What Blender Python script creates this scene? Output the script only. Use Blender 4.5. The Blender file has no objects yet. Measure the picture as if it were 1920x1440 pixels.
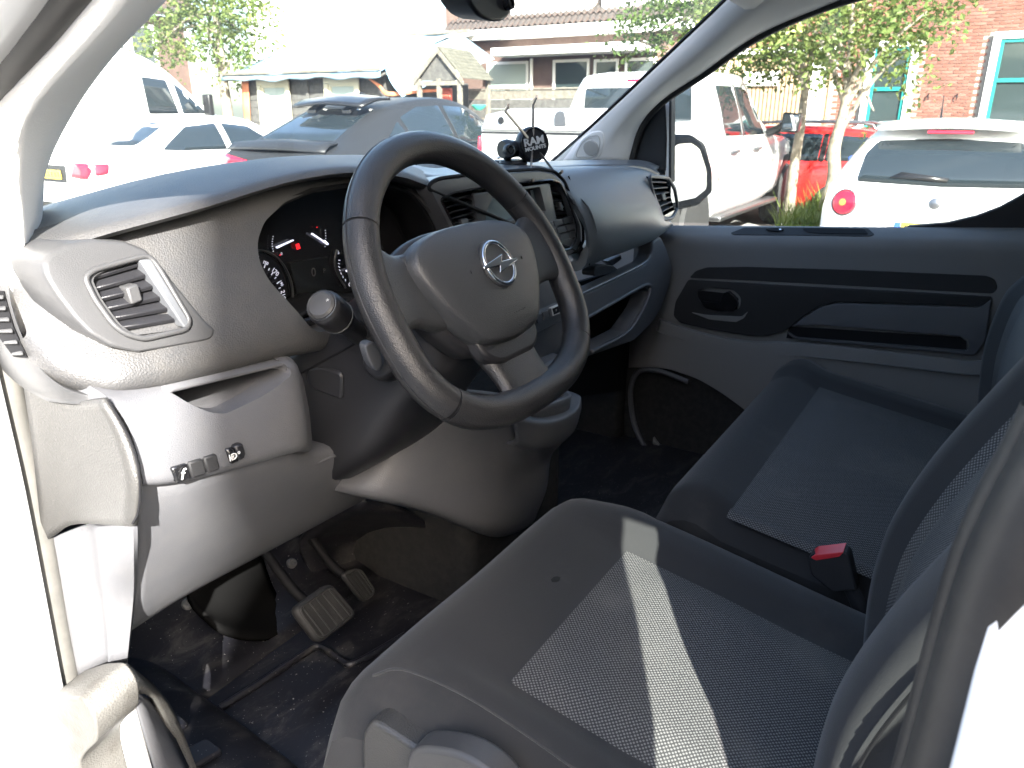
import bpy, bmesh, math, random
from mathutils import Vector, Matrix
R = math.radians
random.seed(7)
scene = bpy.context.scene
COL = scene.collection

# ---------------------------------------------------------------- camera
CAM = Vector((-1.10, 0.0, 1.55)); FPX = 1414.0; YAW = R(57.7); PITCH = R(20.0)
FW = Vector((math.sin(YAW)*math.cos(PITCH), math.cos(YAW)*math.cos(PITCH), -math.sin(PITCH)))
RT = Vector((math.cos(YAW), -math.sin(YAW), 0)); UP = RT.cross(FW)
cd = bpy.data.cameras.new('camera'); cam = bpy.data.objects.new('camera', cd); COL.objects.link(cam)
cam.location = CAM; cam.rotation_euler = (R(90)-PITCH, 0, -YAW)
cd.sensor_width = 36; cd.lens = 36*FPX/1920; cd.clip_start = .02; cd.clip_end = 500
cd.dof.use_dof = True; cd.dof.focus_distance = 1.0; cd.dof.aperture_fstop = 14
scene.camera = cam

# ---------------------------------------------------------------- sky, sun, exposure
SUN_AZ, SUN_EL = R(45), R(30)          # sun stands to the rear left of the van
w = bpy.data.worlds.new('World'); scene.world = w; w.use_nodes = True
nt = w.node_tree; nt.nodes.clear()
sk = nt.nodes.new('ShaderNodeTexSky'); sk.sky_type = 'NISHITA'; sk.sun_disc = False
sk.sun_elevation = SUN_EL; sk.sun_rotation = R(180)+SUN_AZ; sk.air_density = 1.0; sk.dust_density = 2.2; sk.ozone_density = 1.0
bg = nt.nodes.new('ShaderNodeBackground'); bg.inputs[1].default_value = .125
wo = nt.nodes.new('ShaderNodeOutputWorld')
nt.links.new(sk.outputs[0], bg.inputs[0]); nt.links.new(bg.outputs[0], wo.inputs[0])
sd = bpy.data.lights.new('sun', 'SUN'); sd.energy = 5.0; sd.angle = R(.6); sd.color = (1, .965, .91)
sun = bpy.data.objects.new('sun', sd); COL.objects.link(sun)
SDIR = Vector((math.sin(SUN_AZ)*math.cos(SUN_EL), math.cos(SUN_AZ)*math.cos(SUN_EL), -math.sin(SUN_EL)))
sun.rotation_euler = SDIR.to_track_quat('-Z', 'Y').to_euler()
scene.view_settings.view_transform = 'Standard'; scene.view_settings.look = 'None'
scene.view_settings.exposure = 3.05; scene.view_settings.gamma = 1
scene.view_settings.use_curve_mapping = False
scene.render.engine = 'CYCLES'
cy = scene.cycles
cy.use_denoising = True
try: cy.denoiser = 'OPENIMAGEDENOISE'
except Exception: pass
cy.max_bounces = 8; cy.diffuse_bounces = 5; cy.glossy_bounces = 3; cy.transmission_bounces = 4; cy.transparent_max_bounces = 16
cy.caustics_reflective = False; cy.caustics_refractive = False; cy.sample_clamp_indirect = 8
cy.use_adaptive_sampling = True; cy.adaptive_threshold = .02

# ---------------------------------------------------------------- measuring: a photo pixel seen on a plane of the place
def at(u, v, x=None, y=None, z=None):
    d = FW + (u-960)/FPX*RT - (v-720)/FPX*UP
    if x is not None: t = (x-CAM.x)/d.x
    elif y is not None: t = (y-CAM.y)/d.y
    else: t = (z-CAM.z)/d.z
    return CAM + t*d
def atd(u, v, dist):
    d = FW + (u-960)/FPX*RT - (v-720)/FPX*UP
    return CAM + d*dist
def atp(u, v, y0, z0, k, off=0):      # plane leaning with the dashboard: y = y0 + k*(z-z0) + off
    d = FW + (u-960)/FPX*RT - (v-720)/FPX*UP
    t = (y0+off-k*z0-CAM.y+k*CAM.z)/(d.y-k*d.z)
    return CAM + t*d
def AY(c, *p): return [at(u, v, y=c) for u, v in p]
def AX(c, *p): return [at(u, v, x=c) for u, v in p]
def AZ(c, *p): return [at(u, v, z=c) for u, v in p]

# ---------------------------------------------------------------- materials
MATS = {}
def mat(name, col, rough=.5, metal=0., bump=None, var=None, spec=.5, coat=0., emit=None, sheen=0., build=None):
    if name in MATS: return MATS[name]
    m = bpy.data.materials.new(name); m.use_nodes = True; MATS[name] = m
    n = m.node_tree.nodes; l = m.node_tree.links
    b = n['Principled BSDF']
    c4 = (*col, 1)
    b.inputs['Base Color'].default_value = c4
    b.inputs['Roughness'].default_value = rough; b.inputs['Metallic'].default_value = metal
    b.inputs['Specular IOR Level'].default_value = spec
    b.inputs['Coat Weight'].default_value = coat; b.inputs['Coat Roughness'].default_value = .06
    b.inputs['Sheen Weight'].default_value = sheen
    if emit:
        b.inputs['Emission Color'].default_value = (*emit[0], 1); b.inputs['Emission Strength'].default_value = emit[1]
    tc = n.new('ShaderNodeTexCoord')
    if var:      # wear: blotches of a second colour  (scale, colour, low, high)
        ns = n.new('ShaderNodeTexNoise'); ns.inputs['Scale'].default_value = var[0]; ns.inputs['Detail'].default_value = 6; ns.inputs['Roughness'].default_value = .65
        l.new(tc.outputs['Object'], ns.inputs['Vector'])
        r = n.new('ShaderNodeValToRGB'); r.color_ramp.elements[0].position = var[2]; r.color_ramp.elements[1].position = var[3]
        r.color_ramp.elements[0].color = c4; r.color_ramp.elements[1].color = (*var[1], 1)
        l.new(ns.outputs['Fac'], r.inputs[0]); l.new(r.outputs[0], b.inputs['Base Color'])
    if bump:     # grain (scale, strength)
        v = n.new('ShaderNodeTexVoronoi'); v.inputs['Scale'].default_value = bump[0]
        l.new(tc.outputs['Object'], v.inputs['Vector'])
        bp = n.new('ShaderNodeBump'); bp.inputs['Strength'].default_value = bump[1]; bp.inputs['Distance'].default_value = .0006
        l.new(v.outputs['Distance'], bp.inputs['Height']); l.new(bp.outputs[0], b.inputs['Normal'])
    if build: build(n, l, b, tc)
    return m

# ---------------------------------------------------------------- mesh helpers
def finish(o, smooth=40):
    me = o.data
    if smooth:
        me.polygons.foreach_set('use_smooth', [True]*len(me.polygons))
        try: me.set_sharp_from_angle(angle=R(smooth))
        except Exception: pass
    me.update()
def new(name, verts, faces, m, parent=None, smooth=40, uvs=None):
    me = bpy.data.meshes.new(name); me.from_pydata([tuple(v) for v in verts], [], faces); me.update()
    if uvs:
        ul = me.uv_layers.new(name='uv')
        for p in me.polygons:
            for li, vi in zip(p.loop_indices, p.vertices): ul.data[li].uv = uvs[vi]
    o = bpy.data.objects.new(name, me); COL.objects.link(o)
    if isinstance(m, str): m = MATS[m]
    me.materials.append(m)
    if parent: o.parent = parent
    finish(o, smooth)
    return o
def from_bm(name, bm, m, parent=None, smooth=40):
    bmesh.ops.recalc_face_normals(bm, faces=bm.faces)
    me = bpy.data.meshes.new(name); bm.to_mesh(me); bm.free()
    o = bpy.data.objects.new(name, me); COL.objects.link(o)
    me.materials.append(MATS[m] if isinstance(m, str) else m)
    if parent: o.parent = parent
    finish(o, smooth)
    return o
def bake(o, smooth=40):
    dg = bpy.context.evaluated_depsgraph_get(); dg.update()
    me = bpy.data.meshes.new_from_object(o.evaluated_get(dg), depsgraph=dg)
    o.modifiers.clear(); o.data = me; finish(o, smooth)
    return o
def bev(o, width=.004, seg=2, ang=35, apply=False):
    if width <= 0: return o
    b = o.modifiers.new('bevel', 'BEVEL'); b.width = width; b.segments = seg; b.limit_method = 'ANGLE'; b.angle_limit = R(ang)
    b.harden_normals = False
    return bake(o) if apply else o
def thick(o, t, off=-1):
    s = o.modifiers.new('solid', 'SOLIDIFY'); s.thickness = t; s.offset = off; return o
def crom(p, k):           # Catmull-Rom refine a polyline
    if len(p) < 3:
        return [p[0].lerp(p[1], i/k) for i in range(k)]+[p[1]] if len(p) == 2 else list(p)
    o = []
    for i in range(len(p)-1):
        a = p[i-1] if i else p[0]*2-p[1]; b = p[i]; c = p[i+1]; d = p[i+2] if i+2 < len(p) else p[-1]*2-p[-2]
        for j in range(k):
            t = j/k
            o.append(.5*((2*b)+(c-a)*t+(2*a-5*b+4*c-d)*t*t+(3*b-a-3*c+d)*t**3))
    o.append(p[-1].copy()); return o
def grid(rows, ku=4, kv=4):
    rows = [crom([Vector(q) for q in r], ku) for r in rows]
    cols = [crom([r[i] for r in rows], kv) for i in range(len(rows[0]))]
    return [[c[j] for c in cols] for j in range(len(cols[0]))]
def sheet(name, rows, m, parent=None, ku=4, kv=4, t=0, off=-1, smooth=50, flip=False):
    g = grid(rows, ku, kv); nr, nc = len(g), len(g[0])
    vs = [p for r in g for p in r]
    fs = []
    for j in range(nr-1):
        for i in range(nc-1):
            q = (j*nc+i, j*nc+i+1, (j+1)*nc+i+1, (j+1)*nc+i)
            fs.append(q[::-1] if flip else q)
    us = []; acc = 0
    for j in range(nr):
        if j: acc += (g[j][nc//2]-g[j-1][nc//2]).length
        a2 = 0
        for i in range(nc):
            if i: a2 += (g[j][i]-g[j][i-1]).length
            us.append((a2, acc))
    o = new(name, vs, fs, m, parent, smooth, us)
    if t: thick(o, t, off)
    return o
def rnd(pts, r, n=4):     # round the corners of a closed outline
    out = []; N = len(pts)
    for i in range(N):
        p, a, b = pts[i], pts[i-1], pts[(i+1) % N]
        da, db = (a-p), (b-p)
        ra = min(r, da.length*.48); rb = min(r, db.length*.48)
        s, e = p+da.normalized()*ra, p+db.normalized()*rb
        for k in range(n+1):
            t = k/n; out.append(s*(1-t)**2+p*2*t*(1-t)+e*t*t)
    return out
def prism(name, pts, ext, m, parent=None, bevel=.003, seg=2, r=0, smooth=40):
    pts = [Vector(p) for p in pts]; ext = Vector(ext)
    if r: pts = rnd(pts, r)
    n = len(pts); bm = bmesh.new()
    a = [bm.verts.new(p) for p in pts]; b = [bm.verts.new(p+ext) for p in pts]
    bm.faces.new(a); bm.faces.new(b[::-1])
    for i in range(n): bm.faces.new((a[i], b[i], b[(i+1) % n], a[(i+1) % n]))
    o = from_bm(name, bm, m, parent, smooth)
    return bev(o, bevel, seg, 50) if bevel else o
def box(name, lo, hi, m, parent=None, bevel=.003, seg=2):
    (x0, y0, z0), (x1, y1, z1) = lo, hi
    return prism(name, [(x0, y0, z0), (x1, y0, z0), (x1, y1, z0), (x0, y1, z0)], (0, 0, z1-z0), m, parent, bevel, seg)
def tube(name, path, rad, m, parent=None, n=10, k=6, cap=True, closed=False, flat=1., upv=None):
    path = [Vector(p) for p in path]
    rads = rad if isinstance(rad, (list, tuple)) else [rad]*len(path)
    if closed: path = path+[path[0]]; rads = list(rads)+[rads[0]]
    P = crom(path, k) if k > 1 else path
    RR = []
    for i in range(len(P)):
        f = i/(len(P)-1)*(len(rads)-1); j = min(int(f), len(rads)-2); RR.append(rads[j]+(rads[j+1]-rads[j])*(f-j))
    vs, fs = [], []; ref = Vector(upv) if upv else None; prev = None
    for i, p in enumerate(P):
        tg = (P[min(i+1, len(P)-1)]-P[max(i-1, 0)]).normalized()
        if closed and i in (0, len(P)-1): tg = (P[1]-P[-2]).normalized()
        if ref is None: ref = Vector((0, 0, 1)) if abs(tg.z) < .9 else Vector((0, 1, 0))
        s = tg.cross(ref if prev is None or upv else prev).normalized(); u = s.cross(tg).normalized(); prev = u
        for q in range(n):
            a = 2*math.pi*q/n; vs.append(p+(s*math.cos(a)*flat+u*math.sin(a))*RR[i])
    for i in range(len(P)-1):
        for q in range(n):
            fs.append((i*n+q, i*n+(q+1) % n, (i+1)*n+(q+1) % n, (i+1)*n+q))
    if cap and not closed:
        fs.append(tuple(range(n))[::-1]); fs.append(tuple((len(P)-1)*n+q for q in range(n)))
    return new(name, vs, fs, m, parent, 50)
def lathe(name, prof, m, parent=None, n=24, loc=(0, 0, 0), rot=None, smooth=35):   # profile (r, z) round local z
    vs, fs = [], []
    for r, z in prof:
        for q in range(n):
            a = 2*math.pi*q/n; vs.append(Vector((r*math.cos(a), r*math.sin(a), z)))
    for i in range(len(prof)-1):
        for q in range(n): fs.append((i*n+q, i*n+(q+1) % n, (i+1)*n+(q+1) % n, (i+1)*n+q))
    if prof[0][0] > 1e-5: fs.append(tuple(range(n))[::-1])
    if prof[-1][0] > 1e-5: fs.append(tuple((len(prof)-1)*n+q for q in range(n)))
    M = (rot.to_matrix().to_4x4() if rot is not None and hasattr(rot, 'to_matrix') else (rot or Matrix())).copy()
    M = Matrix.Translation(loc) @ M
    return new(name, [M @ v for v in vs], fs, m, parent, smooth)
def aim(d): return Vector(d).to_track_quat('Z', 'Y')
def cut(o, cutters):
    src = o.data; n0 = len(src.polygons)
    for solver, selfi in (('EXACT', False), ('EXACT', True), ('FAST', False)):
        for c in cutters:
            b = o.modifiers.new('cut', 'BOOLEAN'); b.object = c; b.operation = 'DIFFERENCE'; b.solver = solver
            if solver == 'EXACT': b.use_self = selfi
        bake(o)
        if len(o.data.polygons) > n0*.4: break
        print('cut retry', o.name, solver, selfi, len(o.data.polygons)); o.data = src
    for c in cutters: bpy.data.objects.remove(c, do_unlink=True)
    return o
def onto(o, px, off=.002):       # where a photo pixel's line of sight meets a built surface, lifted off it
    from mathutils.bvhtree import BVHTree
    dg = bpy.context.evaluated_depsgraph_get(); dg.update()
    bv = BVHTree.FromObject(o, dg); out = []
    for u, v in px:
        d = (FW + (u-960)/FPX*RT - (v-720)/FPX*UP).normalized()
        loc, n, i, t = bv.ray_cast(CAM, d)
        if loc is None:
            loc, n, i, t = bv.find_nearest(CAM+d*1.5)
        if n.dot(d) > 0: n = -n
        out.append(loc+n*off)
    return out
def thing(name, label, cat, loc=(0, 0, 0), rz=0, group=None):
    o = bpy.data.objects.new(name, None); COL.objects.link(o); o.empty_display_size = .1
    o.location = loc; o.rotation_euler = (0, 0, rz); o['label'] = label; o['category'] = cat
    if group: o['group'] = group
    return o
def tag(o, label, cat, group=None):
    o['label'] = label; o['category'] = cat
    if group: o['group'] = group
    return o
def text(name, s, loc, rot, size, m, parent=None, ext=.0004, align='CENTER', bold=0, sx=1):
    c = bpy.data.curves.new(name, 'FONT'); c.body = s; c.size = size; c.extrude = ext; c.align_x = align; c.align_y = 'CENTER'; c.offset = bold
    o = bpy.data.objects.new(name, c); COL.objects.link(o)
    c.materials.append(MATS[m] if isinstance(m, str) else m)
    dg = bpy.context.evaluated_depsgraph_get()
    me = bpy.data.meshes.new_from_object(o.evaluated_get(dg)); bpy.data.objects.remove(o)
    o = bpy.data.objects.new(name, me); COL.objects.link(o)
    M = rot.to_4x4() if isinstance(rot, Matrix) else rot.to_matrix().to_4x4()
    me.transform(Matrix.Translation(loc) @ M @ Matrix.Diagonal((sx, 1, 1, 1)))
    if parent: o.parent = parent
    return o
FACE = Matrix.Rotation(R(90), 3, 'X')      # lettering upright, facing the driver

# ---------------------------------------------------------------- palette
def dots(n, l, b, tc):    # woven seat cloth: light dots on dark ground, by the cloth's own uv
    mp = n.new('ShaderNodeMapping'); mp.inputs['Scale'].default_value = (1/.0035, 1/.0035, 1); mp.inputs['Rotation'].default_value = (0, 0, R(45))
    l.new(tc.outputs['UV'], mp.inputs[0])
    v = n.new('ShaderNodeTexVoronoi'); v.inputs['Scale'].default_value = 1; v.inputs['Randomness'].default_value = .12
    l.new(mp.outputs[0], v.inputs['Vector'])
    r = n.new('ShaderNodeValToRGB'); r.color_ramp.elements[0].position = .24; r.color_ramp.elements[1].position = .42
    r.color_ramp.elements[0].color = (.155, .152, .147, 1); r.color_ramp.elements[1].color = (.036, .0355, .036, 1)
    l.new(v.outputs['Distance'], r.inputs[0])
    ns = n.new('ShaderNodeTexNoise'); ns.inputs['Scale'].default_value = 9; ns.inputs['Detail'].default_value = 5
    l.new(tc.outputs['Object'], ns.inputs['Vector'])
    mx = n.new('ShaderNodeMixRGB'); mx.inputs[2].default_value = (.16, .15, .13, 1)
    rr = n.new('ShaderNodeValToRGB'); rr.color_ramp.elements[0].position = .56; rr.color_ramp.elements[1].position = .8; rr.color_ramp.elements[1].color = (.35, .35, .35, 1)
    l.new(ns.outputs['Fac'], rr.inputs[0]); l.new(rr.outputs[0], mx.inputs[0]); l.new(r.outputs[0], mx.inputs[1])
    l.new(mx.outputs[0], b.inputs['Base Color'])
    bp = n.new('ShaderNodeBump'); bp.inputs['Strength'].default_value = .6; bp.inputs['Distance'].default_value = .001; bp.invert = True
    l.new(v.outputs['Distance'], bp.inputs['Height']); l.new(bp.outputs[0], b.inputs['Normal'])
def cloth(n, l, b, tc):
    ns = n.new('ShaderNodeTexNoise'); ns.inputs['Scale'].default_value = 900; ns.inputs['Detail'].default_value = 3
    l.new(tc.outputs['Object'], ns.inputs['Vector'])
    bp = n.new('ShaderNodeBump'); bp.inputs['Strength'].default_value = .35; bp.inputs['Distance'].default_value = .0006
    l.new(ns.outputs['Fac'], bp.inputs['Height']); l.new(bp.outputs[0], b.inputs['Normal'])
def dusty(n, l, b, tc):   # scuffed rubber floor: trodden-in pale dirt, streaky
    mp = n.new('ShaderNodeMapping'); mp.inputs['Scale'].default_value = (1, 2.4, 1); mp.inputs['Rotation'].default_value = (0, 0, R(35))
    l.new(tc.outputs['Object'], mp.inputs[0])
    ns = n.new('ShaderNodeTexNoise'); ns.inputs['Scale'].default_value = 11; ns.inputs['Detail'].default_value = 10; ns.inputs['Roughness'].default_value = .72; ns.inputs['Distortion'].default_value = .6
    l.new(mp.outputs[0], ns.inputs['Vector'])
    r = n.new('ShaderNodeValToRGB'); r.color_ramp.elements[0].position = .5; r.color_ramp.elements[1].position = .74
    r.color_ramp.elements[0].color = (.010, .010, .013, 1); r.color_ramp.elements[1].color = (.075, .07, .064, 1)
    l.new(ns.outputs['Fac'], r.inputs[0])
    n2 = n.new('ShaderNodeTexNoise'); n2.inputs['Scale'].default_value = 260; n2.inputs['Detail'].default_value = 2
    l.new(tc.outputs['Object'], n2.inputs['Vector'])
    r2 = n.new('ShaderNodeValToRGB'); r2.color_ramp.elements[0].position = .70; r2.color_ramp.elements[1].position = .76
    l.new(n2.outputs['Fac'], r2.inputs[0])
    mx = n.new('ShaderNodeMixRGB'); mx.inputs[2].default_value = (.3, .28, .25, 1)
    l.new(r2.outputs[0], mx.inputs[0]); l.new(r.outputs[0], mx.inputs[1]); l.new(mx.outputs[0], b.inputs['Base Color'])
    bp = n.new('ShaderNodeBump'); bp.inputs['Strength'].default_value = .3; bp.inputs['Distance'].default_value = .001
    l.new(ns.outputs['Fac'], bp.inputs['Height']); l.new(bp.outputs[0], b.inputs['Normal'])
mat('dash_black', (.044, .0435, .044), .50, bump=(520, .6), var=(26, (.060, .057, .053), .45, .8), spec=.7)
mat('dash_smooth', (.085, .089, .096), .36, bump=(900, .2), spec=.6)
mat('dash_sheen', (.15, .165, .178), .40, bump=(800, .3), spec=.6)  # bluish reflection of the windscreen put into the base colour
mat('pod_black', (.045, .045, .046), .45, bump=(900, .2), spec=.5)
mat('black_trim', (.016, .016, .018), .38, bump=(900, .25), spec=.4)
mat('black_gloss', (.010, .010, .011), .12, spec=.5)
mat('deep_black', (.006, .006, .007), .7, spec=.2)
mat('arch_shade_black', (.006, .006, .006), 1.0, spec=0)  # flat black for the wheel arch, in place of footwell shade
mat('grey_plastic', (.088, .089, .095), .5, bump=(900, .35), var=(14, (.106, .105, .107), .4, .8), spec=.35)
mat('door_grey', (.165, .162, .158), .55, bump=(700, .35), spec=.35)
mat('door_black', (.022, .022, .023), .62, bump=(700, .3), spec=.3)
mat('pillar_trim', (.74, .74, .72), .6, bump=(600, .2), spec=.3)
mat('kick_trim', (.040, .039, .037), .42, bump=(520, .6), spec=.5)
mat('sill_trim', (.085, .082, .075), .5, bump=(420, .8), var=(30, (.055, .05, .043), .5, .8), spec=.4)
mat('white_paint', (.80, .80, .79), .25, coat=.6, spec=.5)
mat('rubber', (.024, .024, .024), .6, var=(40, (.055, .053, .050), .5, .85), spec=.4)
mat('rubber_soft', (.022, .021, .020), .5, var=(30, (.036, .034, .031), .4, .8), spec=.4)
mat('rubber_sunlit', (.075, .073, .067), .5, var=(30, (.11, .105, .095), .4, .8), spec=.4)  # lighter copy of the seal rubber, sunlight put into its colour
mat('mirror_case', (.020, .021, .023), .8, spec=.12)
mat('door_mid', (.075, .077, .083), .55, bump=(700, .35), spec=.35)
mat('leather', (.020, .020, .021), .34, bump=(760, .6), var=(30, (.030, .028, .026), .5, .8), spec=.5)
mat('pad_black', (.032, .034, .037), .42, bump=(820, .45), spec=.45)
mat('cloth_black', (.0285, .0287, .0292), .9, var=(7, (.052, .049, .046), .55, .85), spec=.12, sheen=.12, build=cloth)
mat('cloth_dots', (.05, .05, .05), .85, spec=.2, build=dots)
mat('floor_rubber', (.012, .012, .014), .42, spec=.45, build=dusty)
mat('carpet', (.022, .022, .022), .95, spec=.1, var=(60, (.036, .035, .033), .4, .8))
mat('chrome', (.80, .80, .82), .10, metal=1)
mat('steel', (.42, .37, .33), .32, metal=1)
mat('dark_metal', (.06, .062, .064), .38, metal=.6)
mat('needle', (.8, .8, .95), .5, emit=((.75, .78, 1), .14))
mat('numeral', (.5, .5, .55), .5, emit=((.72, .76, 1), .05))
mat('red_lamp', (.6, .01, .01), .5, emit=((1, .02, .03), .16))
mat('lcd', (.012, .013, .014), .15, spec=.5)
mat('lcd_text', (.05, .05, .05), .5)
mat('screen', (.20, .26, .28), .12, spec=.6)
mat('print_white', (.65, .65, .63), .6)
mat('red_button', (.55, .03, .04), .35)
def clear_glass(name, tint, gloss=.08, rough=0.0, dust=.0):
    m = bpy.data.materials.new(name); m.use_nodes = True; MATS[name] = m
    n = m.node_tree.nodes; l = m.node_tree.links; n.clear()
    o = n.new('ShaderNodeOutputMaterial'); t = n.new('ShaderNodeBsdfTransparent'); t.inputs[0].default_value = (*tint, 1)
    g = n.new('ShaderNodeBsdfGlossy'); g.inputs['Roughness'].default_value = rough
    lw_ = n.new('ShaderNodeLayerWeight'); lw_.inputs[0].default_value = .5
    pw_ = n.new('ShaderNodeMath'); pw_.operation = 'POWER'; pw_.inputs[1].default_value = 5; l.new(lw_.outputs['Facing'], pw_.inputs[0])
    fr = n.new('ShaderNodeMath'); fr.operation = 'MULTIPLY_ADD'; fr.inputs[1].default_value = .80; fr.inputs[2].default_value = .06; l.new(pw_.outputs[0], fr.inputs[0])
    m1 = n.new('ShaderNodeMixShader'); l.new(fr.outputs[0], m1.inputs[0]); l.new(t.outputs[0], m1.inputs[1]); l.new(g.outputs[0], m1.inputs[2])
    last = m1
    if dust:   # film of road dust, also used to put a hazy veil on the glass
        d = n.new('ShaderNodeBsdfDiffuse'); d.inputs[0].default_value = (.8, .8, .78, 1)
        tl = n.new('ShaderNodeBsdfTranslucent'); tl.inputs[0].default_value = (.8, .8, .78, 1)
        ad = n.new('ShaderNodeMixShader'); l.new(d.outputs[0], ad.inputs[1]); l.new(tl.outputs[0], ad.inputs[2])
        tc = n.new('ShaderNodeTexCoord'); ns = n.new('ShaderNodeTexNoise'); ns.inputs['Scale'].default_value = 5; ns.inputs['Detail'].default_value = 8
        l.new(tc.outputs['Object'], ns.inputs['Vector'])
        mr = n.new('ShaderNodeMapRange'); mr.inputs[1].default_value = .3; mr.inputs[2].default_value = .75; mr.inputs[3].default_value = dust*.6; mr.inputs[4].default_value = dust*1.4
        l.new(ns.outputs['Fac'], mr.inputs[0])
        m2 = n.new('ShaderNodeMixShader'); l.new(mr.outputs[0], m2.inputs[0]); l.new(m1.outputs[0], m2.inputs[1]); l.new(ad.outputs[0], m2.inputs[2]); last = m2
    l.new(last.outputs[0], o.inputs[0])
    return m
clear_glass('windscreen_glass', (.68, .72, .70), dust=.03)
clear_glass('side_glass', (.62, .66, .64), dust=.012)
# ================================================================ the van we look into
van = thing('van', 'open van cab with black dashboard, steering wheel, grey trim and dark cloth seats', 'van')
def V(*a): return Vector(a)

# ---- shell: floor, bulkhead, roof, side walls, pillars
box('floor', (-.80, -1.1, .58), (.80, 1.0, .66), 'floor_rubber', van, 0)
sheet('toe_board', [[V(-.80, .93, .66), V(-.2, .93, .66), V(.80, .93, .66)], [V(-.80, 1.06, .72), V(-.2, 1.06, .72), V(.80, 1.06, .72)], [V(-.80, 1.22, .98), V(-.2, 1.22, .98), V(.80, 1.22, .98)],
      [V(-.80, 1.28, 1.30), V(-.2, 1.28, 1.30), V(.80, 1.28, 1.30)]], 'floor_rubber', van, 4, 5, t=.03)
box('bulkhead', (-.80, -1.14, .5), (.84, -1.10, 1.90), 'door_grey', van, 0)
sheet('roof_lining', [[V(-.74, -1.1, 1.80), V(-.4, -1.1, 1.87), V(.4, -1.1, 1.87), V(.74, -1.1, 1.80)], [V(-.74, .1, 1.80), V(-.4, .1, 1.87), V(.4, .1, 1.87), V(.74, .1, 1.80)],
      [V(-.60, .44, 1.80), V(-.38, .44, 1.83), V(.38, .44, 1.83), V(.60, .44, 1.80)]], 'pillar_trim', van, 4, 4, t=.03, off=1)
sheet('side_wall', [[V(.86, -1.1, .5), V(.86, -.06, .5)], [V(.88, -1.1, 1.2), V(.88, -.06, 1.2)], [V(.84, -1.1, 1.5), V(.84, -.06, 1.5)], [V(.73, -1.1, 1.84), V(.73, -.06, 1.84)]], 'door_grey', van, 3, 4, t=.03, off=0)
sheet('side_wall', [[V(-.82, -1.1, .5), V(-.82, -.05, .5)], [V(-.835, -1.1, .9), V(-.835, -.05, .9)], [V(-.83, -1.1, 1.14), V(-.83, -.05, 1.14)]], 'white_paint', van, 3, 4, t=.03, off=0)
sheet('side_wall', [[V(-.790, -1.1, 1.485), V(-.790, -.05, 1.485)], [V(-.76, -1.1, 1.68), V(-.76, -.05, 1.68)], [V(-.73, -1.1, 1.84), V(-.73, -.05, 1.84)]], 'white_paint', van, 3, 4, t=.03, off=0)
prism('light_slot_post', [V(-.818, -.026, 1.10), V(-.818, -.050, 1.10), V(-.785, -.212, 1.50), V(-.76, -.28, 1.70), V(-.76, -.026, 1.70)], V(.02, 0, 0), 'white_paint', van, .003)  # added: rear edge slanted to shape the sun wedge on the seat
prism('light_slot_post', [V(-.833, -.165, 1.12), V(-.833, -1.1, 1.12), V(-.76, -1.1, 1.70), V(-.76, -.36, 1.70)], V(.02, 0, 0), 'white_paint', van, .003)  # added: front edge slanted to trim the same sun wedge
new('light_slot_pane', [V(-.825, -.064, 1.14), V(-.825, -.165, 1.14), V(-.785, -.30, 1.50), V(-.785, -.212, 1.50)], [(0, 1, 2, 3)], 'side_glass', van, 0)  # unseen window added as the slot that lets the sun wedge in
for s in (-1, 1):
    tube('roof_rail', [V(s*.75, -1.1, 1.82), V(s*.75, .05, 1.815), V(s*.748, .24, 1.808)], .03, 'pillar_trim', van, 10, 5)

# nose outside the windscreen: bonnet and wings
sheet('bonnet', [[V(-.80, 1.02, 1.36), V(-.4, 1.24, 1.37), V(.4, 1.24, 1.37), V(.80, 1.02, 1.36)], [V(-.82, 1.35, 1.24), V(-.4, 1.55, 1.26), V(.4, 1.55, 1.26), V(.82, 1.35, 1.24)],
      [V(-.80, 1.7, 1.02), V(-.4, 1.86, 1.0), V(.4, 1.86, 1.0), V(.80, 1.7, 1.02)], [V(-.80, 1.75, .4), V(-.4, 1.93, .4), V(.4, 1.93, .4), V(.80, 1.75, .4)]], 'white_paint', van, 4, 4, t=.02)
for s in (-1, 1):
    sheet('front_wing', [[V(s*.80, .98, 1.37), V(s*.82, 1.35, 1.24), V(s*.80, 1.70, 1.02)], [V(s*.92, .80, 1.25), V(s*.93, 1.3, 1.12), V(s*.84, 1.72, .95)], [V(s*.94, .80, .5), V(s*.94, 1.3, .5), V(s*.84, 1.75, .4)]],
          'white_paint', van, 4, 4, t=.02, off=0)

mat('plug_grey', (.09, .09, .09), .5)
dd = prism('driver_door', [V(-.93, .84, .55), V(-1.62, 1.28, .55), V(-1.62, 1.28, 1.26), V(-.93, .84, 1.22)], V(.05, .08, 0), 'door_grey', van, .02, 2)
prism('door_skin', [V(-.92, .93, .52), V(-1.60, 1.37, .52), V(-1.60, 1.37, 1.26), V(-.92, .93, 1.22)], V(.02, .03, 0), 'white_paint', dd, .01, 2)
tube('window_frame', [V(-1.60, 1.30, 1.24), V(-1.58, 1.29, 1.6), V(-1.50, 1.24, 1.72), V(-1.2, 1.05, 1.55), V(-.93, .88, 1.24)], .025, 'black_trim', dd, 8, 5)
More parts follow.
